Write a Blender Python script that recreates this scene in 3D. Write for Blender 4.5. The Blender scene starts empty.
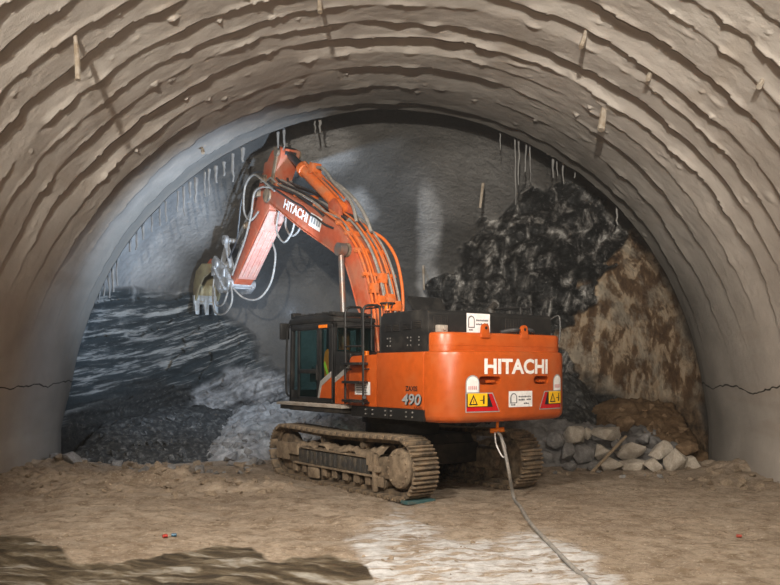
import bpy, bmesh, math, random
import numpy as np
from mathutils import Vector, Matrix, noise as mnoise

random.seed(11)
rng = np.random.default_rng(11)
scene = bpy.context.scene
COL = scene.collection
PI = math.pi
F, HZ, CAMH = 818.0, 370.0, 2.58          # focal length in px of the 780x585 frame, horizon row, eye height (m)


def at(px, py, D):
    """the place seen at pixel (px, py) at depth D"""
    return Vector(((px - 390) / F * D, D, CAMH + (HZ - py) / F * D))


# ----------------------------------------------------------------------------------------------- noise
def _hash(ix, iy, iz, seed):
    n = (ix * 374761393 + iy * 668265263 + iz * 2147483647 + seed * 974711) & 0xFFFFFFFF
    n = ((n ^ (n >> 13)) * 1274126177) & 0xFFFFFFFF
    n = n ^ (n >> 16)
    return (n & 0xFFFFFF) / float(0xFFFFFF) * 2 - 1


def vn(x, y, z, seed=0):
    x, y, z = np.broadcast_arrays(np.asarray(x, float), np.asarray(y, float), np.asarray(z, float))
    fx, fy, fz_ = np.floor(x), np.floor(y), np.floor(z)
    tx, ty, tz = x - fx, y - fy, z - fz_
    ix, iy, iz = fx.astype(np.int64), fy.astype(np.int64), fz_.astype(np.int64)
    tx = tx * tx * (3 - 2 * tx); ty = ty * ty * (3 - 2 * ty); tz = tz * tz * (3 - 2 * tz)
    r = 0
    for a in (0, 1):
        for b in (0, 1):
            for c in (0, 1):
                w = (tx if a else 1 - tx) * (ty if b else 1 - ty) * (tz if c else 1 - tz)
                r = r + w * _hash(ix + a, iy + b, iz + c, seed)
    return r


def fbm(x, y, z, octv=4, gain=.5, seed=0):
    a, s, r = 1.0, 1.0, 0
    for o in range(octv):
        r = r + a * vn(np.asarray(x) * s, np.asarray(y) * s, np.asarray(z) * s, seed + o * 17)
        a *= gain; s *= 2.03
    return r


def ridged(x, y, z, octv=3, seed=0):
    a, s, r = 1.0, 1.0, 0
    for o in range(octv):
        r = r + a * (1 - np.abs(vn(np.asarray(x) * s, np.asarray(y) * s, np.asarray(z) * s, seed + o * 13)) * 2)
        a *= .5; s *= 2.1
    return r


def sst(a, b, x):
    t = np.clip((np.asarray(x, float) - a) / (b - a), 0, 1)
    return t * t * (3 - 2 * t)


def poly_sd(px, py, poly):
    """signed distance to a polygon, positive inside"""
    px = np.asarray(px, float); py = np.asarray(py, float)
    inside = np.zeros(px.shape, bool); d = np.full(px.shape, 1e9)
    n = len(poly)
    for i in range(n):
        x1, y1 = poly[i]; x2, y2 = poly[(i + 1) % n]
        ex, ey = x2 - x1, y2 - y1
        t = np.clip(((px - x1) * ex + (py - y1) * ey) / (ex * ex + ey * ey), 0, 1)
        d = np.minimum(d, np.hypot(px - x1 - t * ex, py - y1 - t * ey))
        if y1 != y2:
            c = ((y1 > py) != (y2 > py)) & (px < (x2 - x1) * (py - y1) / (y2 - y1) + x1)
            inside ^= c
    return np.where(inside, d, -d)


# ----------------------------------------------------------------------------------------------- materials
class NT:
    def __init__(s, name):
        s.m = bpy.data.materials.new(name); s.m.use_nodes = True
        s.t = s.m.node_tree; s.t.nodes.clear()
        s.out = s.n('ShaderNodeOutputMaterial'); s.b = s.n('ShaderNodeBsdfPrincipled')
        s.l(s.b.outputs[0], s.out.inputs[0])
        s.co = s.n('ShaderNodeTexCoord')

    def n(s, t, **k):
        o = s.t.nodes.new(t)
        for a, v in k.items(): setattr(o, a, v)
        return o

    def l(s, a, b): s.t.links.new(a, b)

    def noise(s, scale, detail=4, rough=.55, vec=None, dist=0):
        o = s.n('ShaderNodeTexNoise'); o.inputs['Scale'].default_value = scale; o.inputs['Detail'].default_value = detail
        o.inputs['Roughness'].default_value = rough; o.inputs['Distortion'].default_value = dist
        s.l(vec if vec is not None else s.co.outputs['Object'], o.inputs['Vector'])
        return o.outputs[0]

    def warp(s, rot, scl):
        a = s.n('ShaderNodeMapping'); a.inputs['Rotation'].default_value = rot
        b = s.n('ShaderNodeMapping'); b.inputs['Scale'].default_value = scl
        s.l(s.co.outputs['Object'], a.inputs[0]); s.l(a.outputs[0], b.inputs[0])
        return b.outputs[0]

    def ramp(s, fac, stops):
        o = s.n('ShaderNodeValToRGB'); e = o.color_ramp.elements
        while len(e) < len(stops): e.new(.5)
        for i, (p, c) in enumerate(stops):
            e[i].position = p
            e[i].color = (c, c, c, 1) if not isinstance(c, tuple) else (*c, 1)
        s.l(fac, o.inputs[0]); return o.outputs[0]

    def mix(s, fac, a, b):
        o = s.n('ShaderNodeMix', data_type='RGBA')
        if isinstance(fac, (int, float)): o.inputs[0].default_value = fac
        else: s.l(fac, o.inputs[0])
        for i, v in ((6, a), (7, b)):
            if isinstance(v, tuple): o.inputs[i].default_value = (*v, 1)
            else: s.l(v, o.inputs[i])
        return o.outputs[2]

    def math(s, op, a, b=0.0):
        o = s.n('ShaderNodeMath', operation=op)
        for i, v in ((0, a), (1, b)):
            if isinstance(v, (int, float)): o.inputs[i].default_value = v
            else: s.l(v, o.inputs[i])
        return o.outputs[0]

    def attr(s, name):
        o = s.n('ShaderNodeAttribute'); o.attribute_name = name; return o.outputs['Fac']

    def bump(s, h, strength=.4, dist=.02):
        o = s.n('ShaderNodeBump'); o.inputs['Strength'].default_value = strength; o.inputs['Distance'].default_value = dist
        s.l(h, o.inputs['Height']); s.l(o.outputs[0], s.b.inputs['Normal'])

    def set(s, col=None, rough=None, metal=None):
        for k, v in (('Base Color', col), ('Roughness', rough), ('Metallic', metal)):
            if v is None: continue
            if isinstance(v, tuple): s.b.inputs[k].default_value = (*v, 1)
            elif isinstance(v, (int, float)): s.b.inputs[k].default_value = v
            else: s.l(v, s.b.inputs[k])
        return s.m


def simple(name, col, rough=.5, metal=0, dirt=None, amount=.5, scale=3, bump=.15, spec=None):
    t = NT(name)
    a = t.noise(scale * 4, 5)
    c = t.mix(t.ramp(a, [(.3, 0.0), (.7, 1.0)]), tuple(v * .86 for v in col), tuple(min(1, v * 1.1) for v in col))
    if dirt:
        d = t.noise(scale, 8, .65)
        c = t.mix(t.ramp(d, [(1 - amount - .12, 0.0), (1 - amount + .12, 1.0)]), c, dirt)
    t.set(c, rough, metal)
    if bump: t.bump(t.noise(scale * 9, 4), bump, .01)
    if spec is not None: t.b.inputs['Specular IOR Level'].default_value = spec
    return t.m


MUD = (.27, .2, .13)
M = {}
M['orange'] = simple('orange_paint', (.45, .078, .009), .34, 0, (.36, .1, .03), .38, 1.4, .03)
M['boom'] = simple('faded_red_orange_paint', (.42, .085, .035), .5, 0, (.33, .15, .095), .45, 1.8, .08)
M['dusty'] = simple('dusty_lamplit_paint', (.55, .27, .22), .5, 0, (.5, .36, .3), .4, 2, .1)  # dust plus the work lamp's pinkish light, put into the colour
M['pipe'] = simple('orange_pipe_paint', (.6, .13, .025), .4, 0, (.36, .18, .1), .4, 3, .05)
M['black'] = simple('black_painted_steel', (.013, .013, .013), .42, 0, (.04, .037, .033), .4, 2, .05)
M['frame'] = simple('dark_chassis_steel', (.018, .017, .016), .6, 0, (.055, .045, .034), .45, 2, .1)
M['mud'] = simple('dried_mud_on_steel', (.17, .125, .082), .85, 0, (.3, .23, .155), .45, 4, .5)
M['mudsteel'] = simple('muddy_worn_steel', (.07, .058, .045), .65, .2, MUD, .5, 4, .4)
M['rib'] = simple('worn_dark_guard_plate', (.07, .068, .064), .5, .3, (.2, .16, .11), .4, 5, .3)
M['chrome'] = simple('dusty_chrome_rod', (.5, .48, .45), .3, .8, (.3, .27, .24), .3, 4, .03)
M['dullrod'] = simple('dusty_steel_rod', (.17, .16, .155), .4, .5, (.26, .13, .08), .45, 3, .03)
M['darkrod'] = simple('dark_oily_rod', (.06, .065, .07), .3, .6, None, 0, 4, .03)
M['coupler'] = simple('dusty_grey_coupler_steel', (.42, .43, .44), .5, .3, (.2, .19, .18), .45, 5, .4)
M['bucket'] = simple('worn_tan_bucket_steel', (.3, .26, .15), .6, .2, (.2, .16, .11), .45, 4, .3)
M['tooth'] = simple('grey_tooth_steel', (.33, .35, .36), .5, .3, (.2, .18, .15), .4, 5, .2)
M['hose'] = simple('grey_rubber_hose', (.2, .19, .175), .6, 0, (.36, .32, .27), .4, 6, .1)
M['blackhose'] = simple('black_rubber_hose', (.03, .03, .032), .5, 0, (.12, .1, .08), .35, 6, .1)
M['white'] = simple('white_vinyl', (.78, .76, .74), .5, 0, None, 0, 3, 0)
M['letter'] = simple('white_lettering', (.82, .8, .77), .5, 0, None, 0, 3, 0)
M['ink'] = simple('black_ink', (.012, .012, .013), .5, 0, None, 0, 3, 0)
M['greyletter'] = simple('silver_lettering', (.36, .38, .39), .35, .2, None, 0, 3, 0)
M['yellow'] = simple('yellow_vinyl', (.9, .5, .01), .45, 0, None, 0, 3, 0)
M['red'] = simple('red_lamp_lens', (.5, .008, .012), .2, 0, None, 0, 3, 0)
M['amber'] = simple('amber_lens', (.85, .2, .01), .2, 0, None, 0, 3, 0)
M['greystripe'] = simple('grey_stripe_decal', (.3, .29, .27), .45, 0, (.2, .18, .16), .3, 4, 0)
M['step'] = simple('worn_step_plate', (.42, .38, .33), .55, .2, (.25, .2, .15), .4, 4, .15)
M['seat'] = simple('dark_seat_fabric', (.02, .022, .024), .9)
M['hivis'] = simple('hi_vis_orange_fabric', (.9, .2, .01), .8)
M['hivisy'] = simple('hi_vis_yellow_fabric', (.75, .85, .05), .8)
M['lampglass'] = simple('work_lamp_glass', (.6, .65, .7), .1)
M['wood'] = simple('weathered_wood', (.34, .26, .17), .8, 0, (.22, .17, .11), .4, 5, .3)
M['teal'] = simple('teal_painted_timber', (.035, .1, .105), .6, 0, (.1, .1, .08), .4, 5, .2)
M['rust'] = simple('rusty_rebar_with_cement', (.2, .15, .1), .85, 0, (.3, .26, .21), .5, 5, .4)
M['drip'] = simple('grey_cement_drip', (.17, .165, .155), .85, 0, (.1, .095, .09), .45, 5, .4)
M['paleboulder'] = None


def glass():
    t = NT('teal_tinted_glass')
    t.b.inputs['Base Color'].default_value = (.01, .02, .02, 1); t.b.inputs['Roughness'].default_value = .05
    tr = t.n('ShaderNodeBsdfTransparent'); tr.inputs[0].default_value = (.74, .9, .9, 1)
    mx = t.n('ShaderNodeMixShader'); mx.inputs[0].default_value = .16
    t.l(tr.outputs[0], mx.inputs[1]); t.l(t.b.outputs[0], mx.inputs[2]); t.l(mx.outputs[0], t.out.inputs[0])
    return t.m
M['glass'] = glass()


def rockmat(name, dark, mid, light, scale=2.0):
    t = NT(name)
    a = t.noise(scale, 8, .6); b = t.noise(scale * 5, 6, .6)
    c = t.ramp(a, [(.3, dark), (.5, mid), (.72, light)])
    c = t.mix(t.ramp(b, [(.35, 0.0), (.7, .7)]), c, tuple(v * .6 for v in mid))
    t.set(c, .85); t.bump(t.noise(scale * 6, 8, .65), .6, .04); t.b.inputs['Specular IOR Level'].default_value = .25
    return t.m
M['paleboulder'] = rockmat('pale_boulder_stone', (.3, .26, .205), (.45, .395, .325), (.58, .53, .46), 1.6)
M['greyboulder'] = rockmat('grey_boulder_stone', (.12, .115, .11), (.22, .21, .2), (.36, .35, .34), 1.8)
M['brownboulder'] = rockmat('brown_boulder_stone', (.1, .065, .035), (.2, .13, .075), (.3, .21, .13), 1.8)
M['slate'] = rockmat('dark_slate_rubble_stone', (.035, .038, .04), (.09, .093, .093), (.3, .29, .27), 2.4)
M['tanstone'] = rockmat('tan_dusty_stone', (.18, .13, .085), (.28, .215, .15), (.4, .33, .25), 4)
M['gravel'] = rockmat('dark_rubble_mass', (.02, .021, .021), (.05, .051, .05), (.2, .195, .18), 6)
M['soil'] = rockmat('brown_soil_mass', (.06, .036, .018), (.13, .08, .042), (.22, .15, .09), 3)
M['palemass'] = rockmat('pale_rubble_mass', (.13, .125, .12), (.3, .295, .285), (.48, .47, .455), 2.6)

# ----------------------------------------------------------------------------------------------- mesh helpers
class MB:
    def __init__(s): s.v = []; s.f = []; s.mi = []; s.cur = 0

    def add(s, vs, fs):
        o = len(s.v); s.v += [tuple(v) for v in vs]; s.f += [tuple(i + o for i in f) for f in fs]; s.mi += [s.cur] * len(fs)
        return s

    def box(s, x0, x1, y0, y1, z0, z1):
        v = [(x0, y0, z0), (x1, y0, z0), (x1, y1, z0), (x0, y1, z0), (x0, y0, z1), (x1, y0, z1), (x1, y1, z1), (x0, y1, z1)]
        return s.add(v, [(3, 2, 1, 0), (4, 5, 6, 7), (0, 1, 5, 4), (1, 2, 6, 5), (2, 3, 7, 6), (3, 0, 4, 7)])

    def bar(s, p0, p1, w, h=None, up=(0, 0, 1)):
        p0, p1 = Vector(p0), Vector(p1); h = h or w
        d = (p1 - p0).normalized(); up = Vector(up)
        if abs(d.dot(up)) > .98: up = Vector((0, 1, 0))
        a = d.cross(up).normalized() * w / 2; b = a.cross(d).normalized() * h / 2
        v = [p + x * a + y * b for p in (p0, p1) for x, y in ((-1, -1), (1, -1), (1, 1), (-1, 1))]
        return s.add(v, [(0, 1, 2, 3), (7, 6, 5, 4), (0, 4, 5, 1), (1, 5, 6, 2), (2, 6, 7, 3), (3, 7, 4, 0)])

    def tube(s, pts, r, n=10, cap=True):
        pts = [Vector(p) for p in pts]; k = len(pts)
        rs = r if isinstance(r, (list, tuple)) else [r] * k
        vs = []; prev = None
        for i, p in enumerate(pts):
            d = (pts[min(i + 1, k - 1)] - pts[max(i - 1, 0)]).normalized()
            if prev is None:
                u = Vector((0, 0, 1)) if abs(d.z) < .9 else Vector((1, 0, 0))
                a = d.cross(u).normalized()
            else:
                a = (prev - d * prev.dot(d)).normalized()
            prev = a; b = d.cross(a)
            vs += [p + (a * math.cos(2 * PI * j / n) + b * math.sin(2 * PI * j / n)) * rs[i] for j in range(n)]
        fs = [(i * n + j, i * n + (j + 1) % n, (i + 1) * n + (j + 1) % n, (i + 1) * n + j) for i in range(k - 1) for j in range(n)]
        if cap: fs += [tuple(range(n - 1, -1, -1)), tuple((k - 1) * n + j for j in range(n))]
        return s.add(vs, fs)

    def cyl(s, p0, p1, r, n=24): return s.tube([p0, p1], r, n)

    def prism(s, prof, x0, x1):
        """profile in (y, z) extruded along x"""
        n = len(prof)
        a = sum(prof[i][0] * prof[(i + 1) % n][1] - prof[(i + 1) % n][0] * prof[i][1] for i in range(n))
        if a < 0: prof = prof[::-1]
        v = [(x0, y, z) for y, z in prof] + [(x1, y, z) for y, z in prof]
        return s.add(v, [tuple(range(n - 1, -1, -1)), tuple(range(n, 2 * n))] + [(i, (i + 1) % n, n + (i + 1) % n, n + i) for i in range(n)])

    def loft(s, rings, cap=True):
        n = len(rings[0]); vs = [p for r in rings for p in r]
        fs = [(i * n + j, i * n + (j + 1) % n, (i + 1) * n + (j + 1) % n, (i + 1) * n + j) for i in range(len(rings) - 1) for j in range(n)]
        if cap: fs += [tuple(range(n - 1, -1, -1)), tuple((len(rings) - 1) * n + j for j in range(n))]
        return s.add(vs, fs)

    def build(s, name, mats, parent=None, bevel=0, smooth=True, seg=2):
        me = bpy.data.meshes.new(name); me.from_pydata(s.v, [], s.f)
        for m in (mats if isinstance(mats, list) else [mats]): me.materials.append(m)
        if isinstance(mats, list): me.polygons.foreach_set('material_index', s.mi)
        bm = bmesh.new(); bm.from_mesh(me); bmesh.ops.recalc_face_normals(bm, faces=bm.faces[:])
        if bevel:
            ed = [e for e in bm.edges if len(e.link_faces) == 2 and e.calc_face_angle(0) > .6]
            bmesh.ops.bevel(bm, geom=ed, offset=bevel, segments=seg, affect='EDGES', profile=.6, clamp_overlap=True)
        bm.to_mesh(me); bm.free()
        if smooth:
            me.shade_smooth(); me.set_sharp_from_angle(angle=math.radians(38))
        o = bpy.data.objects.new(name, me); COL.objects.link(o)
        if parent: o.parent = parent
        return o


def tag(o, label=None, cat=None, group=None, kind=None):
    for k, v in (('label', label), ('category', cat), ('group', group), ('kind', kind)):
        if v: o[k] = v
    return o


def empty(name, loc, rz=0):
    o = bpy.data.objects.new(name, None); o.location = loc; o.rotation_euler = (0, 0, rz); o.empty_display_size = .3
    COL.objects.link(o); return o


def spline(pts, n=8):
    pts = [Vector(p) for p in pts]; out = []
    P = [pts[0]] + pts + [pts[-1]]
    for i in range(1, len(P) - 2):
        p0, p1, p2, p3 = P[i - 1:i + 3]
        for k in range(n):
            t = k / n
            out.append(.5 * ((2 * p1) + (p2 - p0) * t + (2 * p0 - 5 * p1 + 4 * p2 - p3) * t * t + (3 * p1 - p0 - 3 * p2 + p3) * t ** 3))
    out.append(pts[-1]); return out


def grid_mesh(name, X, Y, Z, mat, keep=None, attrs=None, flip=False, normals=None):
    h, w = X.shape
    v = np.stack([X, Y, Z], -1).reshape(-1, 3)
    idx = np.arange(h * w).reshape(h, w)
    q = np.stack([idx[:-1, :-1], idx[:-1, 1:], idx[1:, 1:], idx[1:, :-1]], -1).reshape(-1, 4)
    if flip: q = q[:, ::-1]
    if keep is not None:
        kk = keep.reshape(-1); q = q[kk[q].all(1)]
    me = bpy.data.meshes.new(name)
    me.vertices.add(len(v)); me.vertices.foreach_set('co', v.astype(np.float32).ravel())
    me.loops.add(len(q) * 4); me.loops.foreach_set('vertex_index', q.astype(np.int32).ravel())
    me.polygons.add(len(q)); me.polygons.foreach_set('loop_start', np.arange(0, len(q) * 4, 4, dtype=np.int32))
    me.update(calc_edges=True); me.validate()
    me.materials.append(mat); me.shade_smooth()
    for k, a in (attrs or {}).items():
        at_ = me.attributes.new(k, 'FLOAT', 'POINT'); at_.data.foreach_set('value', np.asarray(a, np.float32).ravel())
    if keep is not None:
        bm = bmesh.new(); bm.from_mesh(me)
        bmesh.ops.delete(bm, geom=[x for x in bm.verts if not x.link_faces], context='VERTS'); bm.to_mesh(me); bm.free()
    if normals is not None:
        me.normals_split_custom_set_from_vertices([tuple(n) for n in normals.reshape(-1, 3)])
    o = bpy.data.objects.new(name, me); COL.objects.link(o); return o


def text_pts(body, bold=.0):
    cu = bpy.data.curves.new('t', 'FONT'); cu.body = body; cu.offset = bold; cu.resolution_u = 3; cu.fill_mode = 'FRONT' if hasattr(cu, 'fill_mode') else cu.fill_mode
    ob = bpy.data.objects.new('t', cu); COL.objects.link(ob)
    bpy.context.view_layer.update()
    me = bpy.data.meshes.new_from_object(ob.evaluated_get(bpy.context.evaluated_depsgraph_get()))
    vs = [tuple(v.co) for v in me.vertices]; fs = [tuple(p.vertices) for p in me.polygons]
    bpy.data.objects.remove(ob); bpy.data.curves.remove(cu); bpy.data.meshes.remove(me)
    x0 = min(v[0] for v in vs); x1 = max(v[0] for v in vs); y0 = min(v[1] for v in vs); y1 = max(v[1] for v in vs)
    return [((v[0] - x0) / (x1 - x0), (v[1] - y0) / (y1 - y0)) for v in vs], fs


def lettering(name, body, fn, w, h, mat, parent, bold=.0, shear=0):
    """fn maps (u, v) metres on the surface to a local point"""
    vs, fs = text_pts(body, bold)
    mb = MB(); mb.add([fn(u * w + shear * v * h, v * h) for u, v in vs], fs)
    o = mb.build(name, mat, parent, smooth=False); return o


# =============================================================================================== the setting
ZC, RR, XC = .95, 8.7, -.08

# ---- tunnel lining: shotcrete arch with stepped rings
def lining():
    rows = [-16, -13, -10, -7, -4, -1, 1, 3, 5, 6.5, 7.5] + list(np.arange(8, 22.36, .045))
    D = np.array(rows)
    L1 = ZC + .5; arc = PI * RR
    u = np.concatenate([np.linspace(-L1, 0, 22)[:-1], np.linspace(0, arc, 420), np.linspace(arc, arc + L1, 22)[1:]])
    th = np.clip(u / RR, 0, PI)                                   # 0 left springing, pi right springing
    uu, dd = np.meshgrid(u, D); tt = np.broadcast_to(th, uu.shape)
    elev = np.degrees(np.minimum(tt, PI - tt))
    fade = sst(10, 46, elev)
    bounds = [8.3, 9.2, 10.1, 10.9, 11.7, 12.5, 13.3, 14.2, 15.05, 15.85, 16.55, 17.35, 18.3, 19.15, 20.35, 21.6, 22.6]
    amps = [.14, .2, .14, .22, .12, .26, .12, .24, .2, .12, .36, .36, .06, .3, .24, .26, 0]
    cx_, sx_ = np.cos(tt) * 8.7, np.sin(tt) * 8.7
    rec = np.zeros_like(uu); lip = np.zeros_like(uu)
    for k in range(len(bounds) - 1):
        wob = lambda kk: bounds[kk] + .16 * vn(u * .22, kk * 7.3, 0, 3) + .08 * vn(u * .9, kk * 3.1, 0, 5) + .035 * fbm(u * 2.6, kk * 5.7, 0, 4, .6, 9)
        b0, b1 = wob(k), wob(k + 1)
        b1 = np.maximum(b1, b0 + .25)
        t = (dd - b0) / (b1 - b0)
        A = amps[k] * np.clip(.75 + 1.2 * vn(u * .28, k * 9.1, 0, 21) + .45 * vn(u * 1.3, k * 4, 0, 22) + .2 * vn(u * 4, k * 4, 0, 23), .04, 1.7)
        m = (t >= 0) & (t < 1)
        rec = np.where(m, .48 * A * np.clip(1 - t, 0, 1) ** 1.1, rec)
        lipn = np.clip(vn(u * 2.6, k * 3.3, 0, 41) + .2, 0, 1) * .05 * np.clip((t - .8) / .2, 0, 1)
        lip = np.where(m, lipn, lip)
    far = np.clip((dd - 7.5) / 1, 0, 1)
    off = (rec - lip) * fade * far
    off = off + .035 * fbm(cx_ * .3, dd * .3, sx_ * .3, 2, .5, 61) * (.4 + .6 * fade) + .007 * fbm(cx_ * 2.2, dd * 3.0, sx_ * 2.2, 4, .55, 71) * (.35 + .65 * fade)
    lump = np.clip(fbm(cx_ * 1.1, dd * 2.6, sx_ * 1.1, 3, .6, 81) - .85, 0, 1) * .07 * fade
    nub = np.clip(fbm(cx_ * 3.2, dd * 4.2, sx_ * 3.2, 3, .6, 91) - 1.0, 0, 1) * .16 * fade
    off = off - lump - nub
    # inner ring of bulged steel set: the last set sits a little proud low down
    off = off - .06 * sst(20.2, 21.2, dd) * (1 - fade) * sst(22.4, 21.9, dd) + .26 * sst(10, -4, elev) * (tt < 1.5) + .1 * sst(10, -4, elev) * (tt > 1.5)
    R = RR + off
    X = np.where(uu < 0, XC - R, np.where(uu > arc, XC + R, XC - np.cos(tt) * R))
    Z = np.where(uu < 0, ZC + uu, np.where(uu > arc, ZC - (uu - arc), ZC + np.sin(tt) * R))
    Y = dd.copy()
    # end return: the thickness of the last ring, turning outwards
    Xe = X[-1:] + (X[-1:] - XC) * .07; Ze = Z[-1:] + np.where((uu[-1:] < 0) | (uu[-1:] > arc), 0, (Z[-1:] - ZC) * .07)
    X = np.vstack([X, Xe]); Y = np.vstack([Y, Y[-1:] + .03]); Z = np.vstack([Z, Ze])
    P = np.stack([X, Y, Z], -1)
    N = np.cross(np.gradient(P, axis=0), np.gradient(P, axis=1)); N /= np.linalg.norm(N, axis=-1, keepdims=True) + 1e-9
    mid = np.stack([np.full(X.shape, XC), Y, np.full(X.shape, ZC + 1)], -1) - P
    FL = bool((N * mid).sum() > 0)          # winding so that the faces look into the tunnel
    if not FL: N = -N
    # material
    t = NT('sprayed_concrete_lining')
    a = t.noise(.35, 6, .6); b = t.noise(2.2, 8, .6)
    c = t.ramp(a, [(.3, (.4, .355, .31)), (.52, (.48, .435, .385)), (.75, (.54, .5, .445))])
    c = t.mix(t.ramp(b, [(.38, 0.0), (.75, .35)]), c, (.37, .325, .28))
    st = t.noise(1.0, 5, .55, t.warp((0, 0, 0), (1.2, .2, 1.2)))
    c = t.mix(t.ramp(st, [(.55, 0.0), (.75, .45)]), c, (.3, .225, .155))
    # light falloff painted in: the rings nearest the face mix darker
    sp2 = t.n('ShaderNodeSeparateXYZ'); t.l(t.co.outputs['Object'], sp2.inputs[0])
    falloff = t.math('ADD', sp2.outputs['Y'], t.math('MULTIPLY', t.math('SUBTRACT', t.noise(.5, 4, .6), .5), 2.4))
    falloff = t.ramp(t.math('DIVIDE', falloff, 30.0), [(.6, 0.0), (.73, 1.0)])
    c = t.mix(falloff, c, (.125, .115, .1))
    # thin horizontal construction crack low on both walls
    sep = t.n('ShaderNodeSeparateXYZ'); t.l(t.co.outputs['Object'], sep.inputs[0])
    wv = t.noise(.8, 3, .5)
    zz = t.math('ADD', sep.outputs['Z'], t.math('MULTIPLY', t.math('SUBTRACT', wv, .5), .9))
    cr = t.math('LESS_THAN', t.math('ABSOLUTE', t.math('SUBTRACT', zz, 2.17)), .02)
    c = t.mix(cr, c, (.03, .026, .022))
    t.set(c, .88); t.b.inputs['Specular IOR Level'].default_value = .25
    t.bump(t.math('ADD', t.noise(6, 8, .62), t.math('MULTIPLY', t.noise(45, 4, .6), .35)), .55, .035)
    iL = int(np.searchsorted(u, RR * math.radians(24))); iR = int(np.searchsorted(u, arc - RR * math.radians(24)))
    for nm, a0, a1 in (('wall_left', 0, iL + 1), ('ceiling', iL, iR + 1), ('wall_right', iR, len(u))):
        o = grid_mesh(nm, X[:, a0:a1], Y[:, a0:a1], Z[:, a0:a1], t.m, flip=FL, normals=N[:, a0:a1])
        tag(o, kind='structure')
    return
lining()

# ---- the rock face at the end of the tunnel
POLY = dict(
    left=[(40, 480), (50, 400), (66, 330), (92, 300), (140, 288), (190, 290), (215, 306), (243, 322), (268, 368), (300, 384), (310, 480)],
    pale=[(196, 398), (228, 378), (262, 372), (305, 386), (308, 475), (240, 458), (205, 428)],
    rock=[(418, 318), (440, 285), (462, 262), (478, 240), (500, 225), (520, 206), (548, 199), (568, 192), (596, 208), (612, 222), (632, 240), (604, 262), (578, 282), (562, 302), (556, 320), (556, 400), (418, 400)],
    brown=[(552, 320), (562, 300), (578, 282), (604, 262), (632, 238), (650, 250), (690, 320), (715, 440), (715, 480), (560, 480), (552, 400)],
    grav=[(545, 372), (585, 374), (612, 388), (628, 402), (648, 440), (640, 470), (540, 470)],
    lgrav=[(30, 490), (50, 440), (70, 402), (110, 388), (160, 380), (200, 384), (206, 425), (238, 452), (250, 490)],
    soil=[(625, 400), (660, 400), (700, 398), (720, 420), (720, 480), (640, 480), (630, 430)])


def face_D(x, z):
    r = np.where(z > ZC, np.hypot(x - XC, z - ZC), np.abs(x - XC))
    q = np.clip(r / 9.55, 0, 1.05)
    return 22.6 + 8.2 * (1 - q ** 7) - 3.9 * sst(5.6, 9.4, z) * (1 - q ** 7)


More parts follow.
